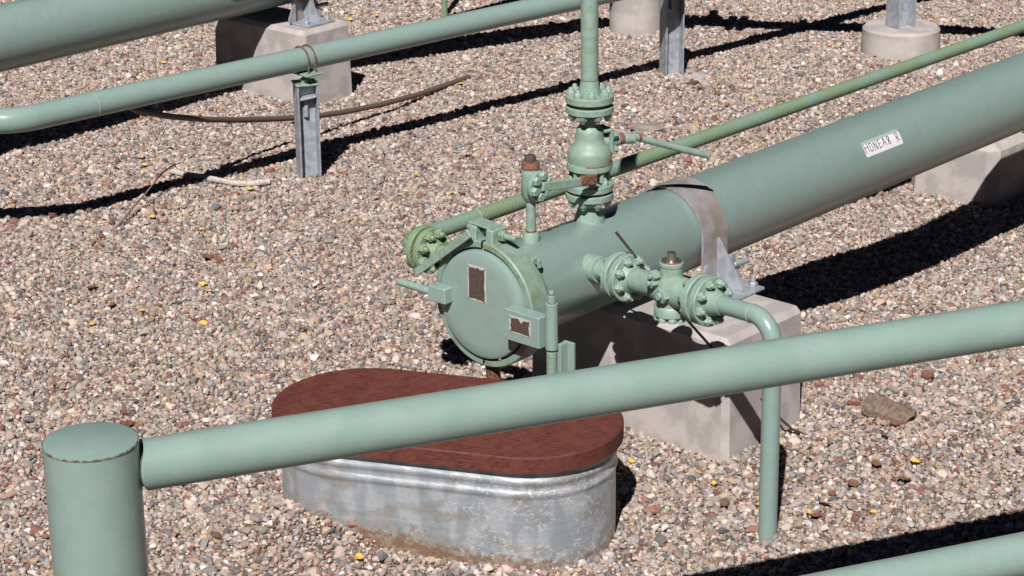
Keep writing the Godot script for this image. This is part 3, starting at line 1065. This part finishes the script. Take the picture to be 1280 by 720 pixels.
# ------------------------------------------------------------------ barrier in the foreground
# worn coat of the rail: chalky mottling and chips
func rail_material() -> StandardMaterial3D:
	var w := 1536
	var h := 256
	var big := noise_image(131, 0.008, 1536, 3).get_data()
	var fine := noise_image(132, 0.22, 1536, 3).get_data()
	var chip := noise_image(133, 0.07, 1536, 2).get_data()
	var out := PackedByteArray()
	out.resize(w * h * 3)
	for y in h:
		for x in w:
			var i := y * w + x
			var b: float = big[i] / 255.0
			var f: float = fine[i] / 255.0
			var c := rgb(127, 151, 146).lerp(rgb(132, 155, 151), smoothstep(0.3, 0.7, b)) * (0.97 + 0.06 * f)
			if chip[i] > 243: c = c.lerp(rgb(196, 202, 198), 0.6)
			elif chip[i] < 10: c = c.lerp(rgb(96, 88, 78), 0.6)
			i *= 3
			out[i] = clampi(int(c.r * 255), 0, 255); out[i + 1] = clampi(int(c.g * 255), 0, 255); out[i + 2] = clampi(int(c.b * 255), 0, 255)
	var m := surface(0.32)
	m.albedo_texture = tex(Image.create_from_data(w, h, false, Image.FORMAT_RGB8, out))
	return m

func build_barrier():
	var h := 1.14
	var a := at(181, 584, h)
	var b := at(1172, 423.5, h)
	var dirv := (b - a).normalized()
	var pc := at(113, 552, h + 0.078)
	var o := thing("pipe_barrier", "pale green pipe rail welded to a capped round post", "railing", moved(Vector3(pc.x, 0, pc.z)))
	var off := -Vector3(pc.x, 0, pc.z)
	var r_post := 60.0 / FOCAL * (pc - EYE).dot(forward)
	var st := start()
	lathe(st, [Vector2(-0.2, r_post), Vector2(pc.y - 0.004, r_post)], 64)
	part(o, "post", st, mat.paint)
	st = start()
	var prof: Array = [Vector2(pc.y - 0.0045, r_post), Vector2(pc.y - 0.003, r_post + 0.0012), Vector2(pc.y + 0.001, r_post + 0.0012), Vector2(pc.y + 0.002, r_post - 0.001)]
	lathe(st, prof, 64)
	part(o, "cap_weld", st, mat.weld)
	st = start()
	lathe(st, [Vector2(pc.y - 0.003, r_post - 0.001), Vector2(pc.y + 0.0025, r_post - 0.002), Vector2(pc.y + 0.004, r_post - 0.006), Vector2(pc.y + 0.006, 0)], 64)
	part(o, "cap", st, mat.paint)
	var r_pipe := 0.0605
	var end := b + dirv * 3.0
	st = start()
	# rail: cut to fit round the post, a narrow open joint left between them
	var sidev := dirv.cross(Vector3.UP).normalized()
	var length: float = (end + off).length()
	for k in 64:
		var q: Array = []
		for kk in [k, k + 1]:
			var t: float = TAU * kk / 64.0
			var n: Vector3 = Vector3.UP * cos(t) + sidev * sin(t)
			var s: float = sin(t) * r_pipe
			var d0: float = sqrt(r_post * r_post - s * s) + 0.009
			q.append([Vector3(0, h, 0) + n * r_pipe + dirv * (d0 + 0.004), Vector3(0, h, 0) + n * r_pipe + dirv * length, n, Vector3(0, h, 0) + n * (r_pipe - 0.004) + dirv * d0, Vector3(0, h, 0) + n * (r_pipe - 0.012) + dirv * (d0 + 0.001)])
		var u0 := Vector2(0.0, k / 64.0)
		var u1 := Vector2(0.0, (k + 1) / 64.0)
		var far_u := Vector2(length / 2.4, 0.0)
		tri(st, q[0][0], q[1][0], q[1][1], q[0][2], q[1][2], q[1][2], u0, u1, u1 + far_u)
		tri(st, q[0][0], q[1][1], q[0][1], q[0][2], q[1][2], q[0][2], u0, u1 + far_u, u0 + far_u)
		quad(st, q[0][0], q[1][0], q[1][3], q[0][3], q[0][2] - dirv)
		quad(st, q[0][3], q[1][3], q[1][4], q[0][4], -dirv)
	part(o, "rail", st, rail_material())
	st = start()
	rod(st, Vector3(0, h, 0) + dirv * 0.05, Vector3(0, h, 0) + dirv * (r_post + 0.05), r_pipe - 0.011, 0.0, 32)
	part(o, "weld_core", st, mat.dark_steel)
	# second rail below it
	var c := at(1172, 714, 0.42)
	var d2 := dirv
	var far := thing("lower_pipe", "low pale green pipe crossing beneath the barrier rail", "pipe", moved(Vector3(c.x, 0, c.z)))
	st = start()
	rod(st, Vector3(0, 0.42, 0) - d2 * 2.2, Vector3(0, 0.42, 0) + d2 * 2.5, 0.0605, 0.0, 48)
	part(far, "pipe", st, mat.paint)
	for t in [-1.7, 2.0]:
		st = start()
		rod(st, Vector3(d2.x * t, -0.15, d2.z * t), Vector3(d2.x * t, 0.40, d2.z * t), 0.045, 0.0, 28)
		part(far, "leg", st, mat.paint)

# ------------------------------------------------------------------ pipes at the back
func build_back_pipes():
	var h := 0.60
	var a := at(116, 130.5, h)
	var b := at(607, 24, h)
	var dirv := (b - a).normalized()
	var o := thing("back_pipe", "pale green pipe held up on steel posts with rusty straps", "pipe", moved(Vector3(a.x, 0, a.z)))
	var off := Vector3(-a.x, 0, -a.z)
	var st := start()
	# straight run, bending away at the weld on its open end
	var turned := dirv.rotated(Vector3.UP, deg_to_rad(-32.0))
	var bend := a - dirv * 0.36
	var path: Array = elbow_path(a + off, bend + off, bend - turned * 2.0 + off, 0.25, 8)
	path.insert(0, a + dirv * 9.0 + off)
	tube(st, path, 0.0571, 44)
	part(o, "pipe", st, mat.paint)
	st = start()
	lathe(st, [Vector2(0.0, 0.057), Vector2(0.002, 0.0592), Vector2(0.008, 0.0592), Vector2(0.010, 0.057)], 36, along(a + off, dirv))
	part(o, "weld_bead", st, mat.paint)
	# posts
	var p1 := at(397, 226)
	var k1 := (p1 - a).dot(dirv)
	var q1 := a + dirv * k1
	beam_post(Transform3D(Basis(Vector3.UP, atan2(-dirv.z, dirv.x) - 0.42), Vector3(q1.x, 0, q1.z)), h - 0.125, 0.102, "grey steel post with rusty straps holding the thinner back pipe", true)
	st = start()
	var f := moved(Vector3(q1.x, h, q1.z))
	var cr := thing("pipe_strap", "pair of rusty round straps tying pipe to its post", "pipe strap", f)
	for s in [-0.02, 0.022]:
		st = start()
		var pts: Array = []
		var sv := dirv.cross(Vector3.UP).normalized()
		for k in 25:
			var t := -0.35 + (PI + 0.7) * k / 24.0
			pts.append(sv * cos(t) * 0.0625 + Vector3.UP * sin(t) * 0.0625 + dirv * s)
		pts.insert(0, pts[0] - Vector3.UP * 0.055)
		pts.append(pts[pts.size() - 1] - Vector3.UP * 0.055)
		tube(st, pts, 0.0048, 10)
		part(cr, "u_bolt", st, mat.rust)
	st = start()
	box(st, Vector3(0.10, 0.012, 0.17), Transform3D(Basis(dirv, Vector3.UP, dirv.cross(Vector3.UP)), Vector3(0, -0.066, 0)), 0.003)
	part(cr, "saddle_plate", st, mat.old_paint)
	st = start()
	rod(st, Vector3(0, -0.112, 0), Vector3(0, -0.072, 0), 0.014, 0.0, 14)
	lathe(st, hex_prof(0.026, 0.018), 6, moved(Vector3(0, -0.114, 0)), true)
	part(cr, "adjusting_bolt", st, mat.old_paint)
	var p2 := on_ground(840, 97)
	var k2 := (p2 - a).dot(dirv)
	var q2 := a + dirv * k2
	beam_post(Transform3D(Basis(Vector3.UP, atan2(-dirv.z, dirv.x) - 0.42), p2 + Vector3(0, 0.006, -0.05)), h - 0.066 - p2.y, 0.108, "grey steel post set in a flush concrete footing", true)
	st = start()
	lathe(st, [Vector2(-0.05, 0.13), Vector2(0.004, 0.13), Vector2(0.008, 0.12), Vector2(0.008, 0)], 28)
	single("post_footing", st, mat.concrete, moved(p2 + Vector3(0.07, 0, -0.04)), "flush round concrete footing at the foot of a steel post", "footing")
	# the farther big pipe
	st = start()
	var bp := thing("far_barrel", "big pale green pipe resting on the half shaded block", "pipe", in_launcher(2.7, 0, -4.36))
	lathe(st, [Vector2(-4.5, BARREL_R), Vector2(2.2, BARREL_R), Vector2(2.45, 0.10), Vector2(6.0, 0.10)], 60, x_axis(Vector3(0, AXIS_H, 0)))
	part(bp, "pipe", st, mat.paint)
	# header high above the gravel, out of the picture: its shade falls across the yard
	st = start()
	var hp := 0.98
	var back := Vector3(-sun_ray.x, 0, -sun_ray.z) / -sun_ray.y * hp
	var hpts: Array = []   # each point stands up-sun of where its shade lies
	var hrad: Array = []
	for q in [[240, 112, 0.125], [400, 84, 0.125], [560, 58, 0.125], [690, 38, 0.12], [790, 25, 0.075], [960, 33, 0.075], [1087, 36, 0.075], [1300, 44, 0.075]]:
		var g := on_ground(q[0], q[1]) + back
		hpts.append(Vector3(g.x, hp, g.z))
		hrad.append(q[2])
	var hd := thing("header_pipe", "large green header pipe above the gravel, beyond the thinner pipes", "pipe", moved(Vector3(hpts[6].x, 0, hpts[6].z)))
	var hoff := -Vector3(hpts[6].x, 0, hpts[6].z)
	for k in hpts.size(): hpts[k] += hoff
	tube(st, hpts, hrad, 28)
	part(hd, "pipe", st, mat.paint)
	for t in [[3, 0.35, 0.14], [4, 0.35, 0.13], [4, 0.42, 0.13], [4, 0.7, 0.13], [4, 0.78, 0.13], [5, 0.3, 0.12]]:
		st = start()
		var p: Vector3 = hpts[t[0]].lerp(hpts[t[0] + 1], t[1])
		var dd: Vector3 = (hpts[t[0] + 1] - hpts[t[0]]).normalized()
		rod(st, p, p + dd * 0.05, t[2], 0.003, 28)
		part(hd, "flange", st, mat.paint)
	st = start()
	var hv: Vector3 = hpts[4].lerp(hpts[5], 0.58)
	lathe(st, [Vector2(0.0, 0.09), Vector2(0.12, 0.07), Vector2(0.2, 0.03), Vector2(0.3, 0.03), Vector2(0.3, 0.0)], 20, moved(hv))
	part(hd, "valve_bonnet", st, mat.paint)
	# thin dark post behind the back pipe
	st = start()
	var tp := on_ground(556, 20)
	rod(st, Vector3(0, -0.1, 0), Vector3(0, 0.5, 0), 0.019, 0.003, 18)
	single("thin_post", st, mat.green_paint, moved(tp), "slim dark green stake standing behind the back pipe", "stake")
	# curved conduit from the back pipe down to the gravel
	var pts: Array = []
	for q in [[150, 128, 0.56], [172, 139, 0.50], [215, 146, 0.41], [260, 149.5, 0.325], [300, 150, 0.25], [345, 148.5, 0.19], [390, 146, 0.14], [430, 140, 0.10], [475, 131, 0.068], [520, 119, 0.042], [555, 107, 0.026], [586, 96, 0.018]]:
		pts.append(at(q[0], q[1], q[2]))
	st = start()
	tube(st, pts, 0.0145, 16)
	single("conduit", st, mat.conduit, Transform3D.IDENTITY, "dull brown hose curving down from behind pipe onto the gravel", "hose")

# ------------------------------------------------------------------ stock tank
func stadium(half: float, r: float, steps := 20, straight := 8) -> Array:
	var out: Array = []
	for k in steps: out.append([Vector2(half, 0), -PI / 2 + PI * k / steps])
	for k in straight: out.append([Vector2(lerpf(half, -half, float(k) / straight), 0), PI / 2])
	for k in steps: out.append([Vector2(-half, 0), PI / 2 + PI * k / steps])
	for k in straight: out.append([Vector2(lerpf(-half, half, float(k) / straight), 0), PI * 1.5])
	var res: Array = []
	for o in out:
		var n := Vector2(cos(o[1]), sin(o[1]))
		res.append([o[0] + n * r, n])
	return res

func build_tank():
	var angle := 0.285
	var where := Transform3D(Basis(Vector3.UP, -angle), Vector3(-0.219, 0, -6.81))
	var half := 0.281
	var r := 0.278
	var o := thing("stock_tank", "oval galvanised metal tank with muddy stained base", "tank", where)
	var path := stadium(half, r)
	var prof: Array = [Vector2(-0.10, -0.004), Vector2(0.02, 0.0), Vector2(0.10, 0.001), Vector2(0.18, 0.001), Vector2(0.240, 0.0)]
	for c in [0.262, 0.306]:
		for k in 9:
			var t := k / 8.0
			prof.append(Vector2(c - 0.018 + 0.036 * t, 0.0065 * pow(sin(PI * t), 1.5)))
	prof += [Vector2(0.335, 0.0), Vector2(0.344, 0.004), Vector2(0.346, 0.0)]
	var n := path.size()
	var lens: Array = [0.0]
	for i in n: lens.append(lens[i] + path[i][0].distance_to(path[(i + 1) % n][0]))
	var st := start()
	for j in prof.size() - 1:
		var dv: Vector2 = prof[j + 1] - prof[j]
		for i in n:
			var q: Array = []
			for c in [[0, 0], [1, 0], [1, 1], [0, 1]]:
				var pp: Array = path[(i + c[0]) % n]
				var f: Vector2 = prof[j + c[1]]
				var j0 := maxi(j + c[1] - 1, 0)
				var j1 := mini(j + c[1] + 1, prof.size() - 1)
				var tn: Vector2 = (prof[j1] - prof[j0]).normalized()
				var pos: Vector2 = pp[0] + pp[1] * f.y
				q.append([Vector3(pos.x, f.x, pos.y), Vector3(pp[1].x * tn.x, -tn.y, pp[1].y * tn.x).normalized(), Vector2(lens[i + c[0]] / lens[n], 1.0 - f.x / 0.36)])
			tri(st, q[0][0], q[1][0], q[2][0], q[0][1], q[1][1], q[2][1], q[0][2], q[1][2], q[2][2])
			tri(st, q[0][0], q[2][0], q[3][0], q[0][1], q[2][1], q[3][1], q[0][2], q[2][2], q[3][2])
	part(o, "wall", st, tank_material())
	# lid
	st = start()
	var lp := stadium(half, 0.303, 28, 6)
	var t0 := 0.347
	var t1 := 0.401
	var ln := lp.size()
	var bev := 0.004
	for i in ln:
		var a: Array = lp[i]
		var b: Array = lp[(i + 1) % ln]
		var v3 := func(e: Array, inset: float, y: float) -> Vector3:
			var q: Vector2 = e[0] - e[1] * inset
			return Vector3(q.x, y, q.y)
		var na := Vector3(a[1].x, 0, a[1].y)
		var nb := Vector3(b[1].x, 0, b[1].y)
		tri(st, v3.call(a, 0.0, t0), v3.call(b, 0.0, t0), v3.call(b, 0.0, t1 - bev), na, nb, nb)
		tri(st, v3.call(a, 0.0, t0), v3.call(b, 0.0, t1 - bev), v3.call(a, 0.0, t1 - bev), na, nb, na)
		quad(st, v3.call(a, 0.0, t1 - bev), v3.call(b, 0.0, t1 - bev), v3.call(b, bev, t1), v3.call(a, bev, t1), na + Vector3.UP)
		face(st, v3.call(a, bev, t1), v3.call(b, bev, t1), Vector3(0, t1, 0), Vector3.UP)
		face(st, v3.call(a, 0.0, t0), v3.call(b, 0.0, t0), Vector3(0, t0, 0), Vector3.DOWN)
	single("tank_lid", st, lid_material(), where * Transform3D(Basis(Vector3(1, 0, 0), 0.0), Vector3.ZERO), "thick reddish brown oval lid lying on the metal tank", "lid")

func lid_material() -> StandardMaterial3D:
	# streaky brown: noise stretched along one way
	var w := 1024
	var fine := noise_image(91, 0.05, 512, 4).get_data()
	var patch := noise_image(92, 0.010, 512, 4).get_data()
	var dots := noise_image(93, 0.14, 512, 2).get_data()
	var out := PackedByteArray()
	out.resize(512 * 512 * 3)
	for y in 512:
		for x in 512:
			var sy := (y * 3 + x) % 512
			var streak: float = (fine[((y * 5 + x) % 512) * 512 + (x / 3)] * 0.5 + fine[((y * 9 + x * 2) % 512) * 512 + (x / 2)] * 0.5) / 255.0
			var p: float = patch[y * 512 + x] / 255.0
			var c := rgb(58, 27, 25).lerp(rgb(114, 56, 48), smoothstep(0.32, 0.68, streak))
			c = c.lerp(rgb(100, 57, 42), smoothstep(0.5, 0.7, p) * 0.6)
			if dots[y * 512 + x] > 226: c = c.lerp(rgb(166, 148, 140), 0.6)
			var i := (y * 512 + x) * 3
			out[i] = int(c.r * 255); out[i + 1] = int(c.g * 255); out[i + 2] = int(c.b * 255)
	var im := Image.create_from_data(512, 512, false, Image.FORMAT_RGB8, out)
	var m := surface(0.75)
	m.albedo_texture = tex(im)
	m.normal_enabled = true
	m.normal_texture = normal_tex(im, 2.0)
	m.normal_scale = 0.6
	triplanar(m, 2.2)
	return m

func tank_material() -> StandardMaterial3D:
	var w := 1024
	var h := 256
	var big := noise_image(95, 0.012, 1024, 4).get_data()
	var fine := noise_image(96, 0.16, 1024, 3).get_data()
	var drip := noise_image(99, 0.09, 1024, 3).get_data()
	var flow := noise_image(97, 0.035, 1024, 3).get_data()
	var out := PackedByteArray()
	out.resize(w * h * 3)
	for y in h:
		for x in w:
			var v := float(y) / h
			var b: float = big[y * 1024 + x] / 255.0
			var f: float = fine[y * 1024 + x] / 255.0
			var vert: float = flow[(y / 6) * 1024 + x] / 255.0
			var diag: float = flow[(y + 400) * 1024 + x] / 255.0
			var u := float(x) / w
			var c := rgb(164, 174, 184).lerp(rgb(188, 196, 205), smoothstep(0.3, 0.7, vert))
			c = c.lerp(rgb(150, 146, 140), smoothstep(0.5, 0.75, b) * 0.5)
			c = c * (0.96 + 0.08 * f)
			# mineral spatter on the rounded end, in clumps
			var clump := smoothstep(0.12, 0.2, u) * (1.0 - smoothstep(0.33, 0.42, u))
			var dr: float = drip[(y / 2) * 1024 + x] / 255.0
			if f * 0.5 + dr * 0.5 > 0.585 + 0.25 * (1.0 - clump) and b > 0.40 and v > 0.12: c = c.lerp(rgb(216, 221, 226), 0.65)
			# mud line with its ragged edge
			var line := 0.86 + (b - 0.5) * 0.30 + (f - 0.5) * 0.16 + (dr - 0.5) * 0.2 - 0.20 * smoothstep(0.28, 0.45, u)
			var mud := smoothstep(line, line + 0.14, v)
			c = c.lerp(rgb(170, 150, 132).lerp(rgb(146, 116, 94), smoothstep(0.4, 0.65, diag)), mud * 0.85)
			if f > 0.66 and v > line + 0.02: c = c.lerp(rgb(104, 74, 56), 0.5)
			var i := (y * w + x) * 3
			out[i] = clampi(int(c.r * 255), 0, 255); out[i + 1] = clampi(int(c.g * 255), 0, 255); out[i + 2] = clampi(int(c.b * 255), 0, 255)
	var im := Image.create_from_data(w, h, false, Image.FORMAT_RGB8, out)
	var m := surface(0.40, 0.45)
	m.albedo_texture = tex(im)
	m.normal_enabled = true
	m.normal_texture = normal_tex(noise_image(98, 0.03, 512, 3), 3.0)
	m.normal_scale = 0.4
	return m

# ------------------------------------------------------------------ stones, leaves, wood
func stone_mesh(seed_: int, cuts_n := 8, lo := 0.5, hi := 0.85) -> ArrayMesh:
	var r := RandomNumberGenerator.new()
	r.seed = seed_
	var s := SphereMesh.new()
	s.radial_segments = 20
	s.rings = 10
	s.radius = 1.0; s.height = 2.0
	var arr := s.get_mesh_arrays()
	var vs: PackedVector3Array = arr[Mesh.ARRAY_VERTEX]
	var ids: PackedInt32Array = arr[Mesh.ARRAY_INDEX]
	var nz := FastNoiseLite.new()
	nz.seed = seed_
	nz.frequency = 1.3
	var cuts: Array = []
	for k in cuts_n:
		cuts.append([Vector3(r.randfn(), r.randfn(), r.randfn()).normalized(), r.randf_range(lo, hi)])
	var pts: Array = []
	for p in vs:
		for c in cuts:
			var d: float = p.dot(c[0])
			if d > c[1]: p -= c[0] * (d - c[1])
		pts.append(p * (1.0 + nz.get_noise_3dv(p) * 0.12))
	var st := start()
	for i in range(0, ids.size(), 3):
		var a: Vector3 = pts[ids[i]]
		var b: Vector3 = pts[ids[i + 1]]
		var c: Vector3 = pts[ids[i + 2]]
		if (b - a).cross(c - a).length() < 1e-6: continue
		face(st, a, b, c, a + b + c)
	return st.commit()

func stone_material(c: Color, seed_: int) -> StandardMaterial3D:
	var m := surface(0.9)
	m.albedo_texture = tex(patchy(c.darkened(0.15), c.lightened(0.08), seed_, 0.02, 0.2))
	triplanar(m, 9.0)
	return m

func build_litter():
	var tones := {"grey": stone_material(rgb(140, 130, 126), 201), "red": stone_material(rgb(146, 104, 94), 202), "brown": stone_material(rgb(108, 80, 66), 203), "slate": stone_material(rgb(106, 106, 112), 204), "pale": stone_material(rgb(186, 176, 168), 205)}
	# x, y pixel of its middle, half sizes in metres (along, up, across), turn, tone, label
	var stones := [
		[805, 165, 0.105, 0.028, 0.045, 0.05, "grey", "long flat grey stone lying behind the valve lever"],
		[400, 645, 0.045, 0.022, 0.035, 0.2, "grey", "flat grey stone against the left end of the tank"],
		[447, 664, 0.050, 0.030, 0.028, 0.5, "red", "pinkish stone slab leaning on the muddy tank side"],
		[477, 703, 0.024, 0.020, 0.020, 0.6, "slate", "small dark grey cube of stone beside the tank"],
		[814, 642, 0.032, 0.016, 0.022, 0.1, "red", "smooth pink stone in front of the concrete block"],
		[906, 634, 0.019, 0.016, 0.016, 0.8, "brown", "round dark brown stone beside the down pipe"],
		[322, 652, 0.030, 0.012, 0.024, 0.4, "grey", "flat pale grey stone near the rail post"],
		[868, 107, 0.030, 0.016, 0.024, 0.3, "brown", "brown stone on the flush concrete footing"],
		[1139, 31, 0.022, 0.022, 0.018, 0.3, "brown", "reddish brown lump beside post on the round pier"],
		[268, 262, 0.030, 0.014, 0.024, 0.2, "slate", "flat bluish grey stone below the bleached branch"],
		[1001, 85, 0.050, 0.012, 0.03, 0.0, "pale", "flat pale slab of stone before the round pier"],
		[940, 668, 0.030, 0.016, 0.02, 0.2, "red", "reddish stone at the foot of the down pipe"],
		[982, 664, 0.024, 0.016, 0.018, 0.4, "pale", "white stone at the foot of the down pipe"],
	]
	var i := 0
	for s in stones:
		var p := on_ground(s[0], s[1])
		single("stone", stone_mesh(300 + i), tones[s[6]], Transform3D(Basis(Vector3.UP, s[5]).scaled_local(Vector3(s[2], s[3], s[4])), p + Vector3(0, s[3] * 0.6 + 0.006, 0)), s[7], "stone")
		i += 1
	# split chunk of weathered wood right of the block: a wedge with riven faces
	var wd := Vector3(0.80, -0.12, 0.59).normalized()
	var wb := Basis(wd, Vector3.UP, wd.cross(Vector3.UP)).orthonormalized()
	var st := start()
	var rw := RandomNumberGenerator.new()
	rw.seed = 12
	var rings: Array = []
	for k in 9:
		var t := k / 8.0
		var ring: Array = []
		var hh := lerpf(0.052, 0.040, t) * (1.0 if k > 0 and k < 8 else 0.9)
		for c in [[-0.048, -0.4], [-0.046, 0.25], [-0.030, 0.85], [-0.006, 1.0], [-0.002, 0.80], [0.004, 0.78], [0.022, 0.66], [0.043, 0.15], [0.046, -0.4]]:
			ring.append(Vector3((t - 0.5) * 0.175 + rw.randf_range(-0.004, 0.004) + c[1] * 0.012 * (1.0 if k == 8 else -0.6 if k == 0 else 0.0), c[1] * hh + rw.randf_range(-0.002, 0.002), c[0] * lerpf(0.9, 1.05, sin(t * PI)) + rw.randf_range(-0.0015, 0.0015)))
		rings.append(ring)
	for k in 8:
		for c in 8:
			var mid: Vector3 = rings[k][c] + rings[k + 1][c]
			quad(st, rings[k][c], rings[k + 1][c], rings[k + 1][c + 1], rings[k][c + 1], Vector3(0, mid.y + 0.02, mid.z))
		quad(st, rings[k][8], rings[k + 1][8], rings[k + 1][0], rings[k][0], Vector3.DOWN)
	for k in [0, 8]:
		for c in 8: face(st, rings[k][c], rings[k][c + 1], Vector3(rings[k][0].x, 0, 0), Vector3(-1 if k == 0 else 1, 0, 0))
	single("wood_chunk", st, mat.wood, Transform3D(wb, on_ground(1111, 516, 0.020)), "split chunk of brown weathered wood on the gravel", "wood chunk")
	# bleached branch and twig
	var pts: Array = []
	var rad: Array = []
	var bp := [[214, 214, 0.012], [232, 218, 0.014], [252, 221, 0.015], [272, 225, 0.014], [292, 229, 0.014], [312, 230, 0.016], [326, 228, 0.017], [337, 227, 0.013]]
	for q in bp:
		pts.append(on_ground(q[0], q[1], 0.022))
		rad.append(q[2])
	st = start()
	tube(st, pts, rad, 14)
	single("bleached_branch", st, mat.bleached_wood, Transform3D.IDENTITY, "short bleached white branch lying on the gravel", "branch")
	pts = []
	rad = []
	var tw := [[146, 284, 0.01], [158, 270, 0.03], [168, 257, 0.05], [181, 243, 0.075], [193, 228, 0.09], [203, 216, 0.10], [214, 208, 0.105], [226, 203, 0.10]]
	for k in tw.size():
		pts.append(on_ground(tw[k][0], tw[k][1], tw[k][2]))
		rad.append(0.0062 - 0.0005 * k)
	st = start()
	tube(st, pts, rad, 8)
	single("twig", st, mat.dark_steel if false else mat.wood, Transform3D.IDENTITY, "thin dark twig propped on the bleached branch", "twig")
	# short steel pin
	st = start()
	var pin := on_ground(1010, 541)
	rod(st, pin - Vector3(0, 0.02, 0), pin + Vector3(-0.008, 0.055, 0), 0.004, 0.001, 10)
	single("steel_pin", st, mat.plate_rim, Transform3D.IDENTITY, "short bright pin standing in gravel beside the block", "pin")
	build_leaves()

func leaf_mesh(seed_: int) -> ArrayMesh:
	var r := RandomNumberGenerator.new()
	r.seed = seed_
	var st := start()
	var n := 8
	var prev: Array = []
	var curl := r.randf_range(0.08, 0.45)
	var wide := r.randf_range(0.32, 0.5)
	for k in n + 1:
		var t := float(k) / n
		var w := wide * pow(sin(PI * clampf(t * 0.94 + 0.03, 0, 1)), 0.8) * r.randf_range(0.72, 1.15)
		var y := curl * (t - 0.5) * (t - 0.5) * 1.6 + r.randf_range(-0.07, 0.07)
		var row: Array = [Vector3(t - 0.5, y + w * curl * 0.8, -w), Vector3(t - 0.5, y, 0), Vector3(t - 0.5, y + w * curl * 0.7, w)]
		if k > 0:
			for j in 2:
				for s in [0.0, -0.012]:
					var v := Vector3(0, s, 0)
					quad(st, prev[j] + v, prev[j + 1] + v, row[j + 1] + v, row[j] + v, Vector3.UP if s == 0.0 else Vector3.DOWN)
		prev = row
	tube(st, [Vector3(0.48, curl * 0.4, 0), Vector3(0.75, curl * 0.4 + 0.03, 0.05), Vector3(1.0, curl * 0.3, 0.12)], 0.018, 5)
	return st.commit()

func build_leaves():
	var yellow := surface(0.7)
	yellow.albedo_texture = tex(patchy(rgb(212, 182, 98), rgb(192, 154, 72), 221, 0.03, 0.15))
	triplanar(yellow, 2.0)
	var brown := surface(0.8)
	brown.albedo_texture = tex(patchy(rgb(122, 86, 66), rgb(92, 66, 52), 222, 0.03, 0.2))
	triplanar(brown, 2.0)
	var shapes: Array = []
	for k in 5: shapes.append(leaf_mesh(400 + k))
	var r := RandomNumberGenerator.new()
	r.seed = 55
	var yl := [[449, 697, 0.032], [790, 577, 0.026], [254, 355, 0.03], [261, 364, 0.026], [520, 218, 0.02], [440, 155, 0.024], [518, 123, 0.03], [312, 236, 0.03], [190, 271, 0.03], [180, 207, 0.035], [752, 197, 0.026], [797, 233, 0.034], [205, 78, 0.035], [438, 25, 0.04], [253, 405, 0.03], [115, 406, 0.03], [940, 123, 0.03], [585, 95, 0.024], [1143, 577, 0.028], [948, 631, 0.022], [375, 568, 0.02], [575, 105, 0.025], [521, 219, 0.024], [577, 242, 0.026], [563, 241, 0.02], [313, 288, 0.022], [252, 287, 0.025], [178, 388, 0.022], [1068, 690, 0.024], [892, 605, 0.024], [1010, 640, 0.02], [1090, 640, 0.02], [1000, 120, 0.024], [470, 20, 0.03], [960, 98, 0.022]]
	var told := {449: "yellow leaf with a stalk in front of the metal tank", 790: "yellow leaf between the tank and the concrete block", 797: "yellow leaf behind the strap clamp on the barrel", 1143: "yellow leaf below the chunk of weathered wood", 312: "yellow leaf under the end of the bleached branch"}
	for q in yl:
		single("fallen_leaf", shapes[r.randi() % 5], yellow, Transform3D(Basis(Vector3.UP, r.randf() * TAU) * Basis(Vector3(1, 0, 0), r.randfn() * 0.25).scaled(Vector3.ONE * q[2] * 1.35), on_ground(q[0], q[1], 0.016)), told.get(q[0], "small yellow fallen leaf lying on open gravel"), "leaf", "yellow fallen leaves")
	var bl := [[262, 322, 0.05], [270, 325, 0.04], [305, 326, 0.035], [598, 213, 0.028], [115, 360, 0.04], [1096, 580, 0.04], [1130, 600, 0.035], [1030, 630, 0.035], [1020, 645, 0.03], [1012, 205, 0.03], [1005, 190, 0.026], [140, 382, 0.036], [1160, 470, 0.04], [1150, 485, 0.035], [1120, 530, 0.04], [500, 225, 0.02], [380, 412, 0.03], [310, 212, 0.03], [160, 530, 0.045], [585, 195, 0.025], [1105, 545, 0.035], [205, 258, 0.03], [195, 266, 0.03], [1065, 605, 0.03], [1040, 617, 0.03], [955, 104, 0.03], [1095, 70, 0.03], [875, 110, 0.03], [700, 180, 0.02]]
	for q in bl:
		single("fallen_leaf", shapes[r.randi() % 5], brown, Transform3D(Basis(Vector3.UP, r.randf() * TAU) * Basis(Vector3(1, 0, 0), r.randfn() * 0.35).scaled(Vector3.ONE * q[2] * 1.35), on_ground(q[0], q[1], 0.016)), "dry brown curled leaf lying on the gravel", "leaf", "dry brown leaves")
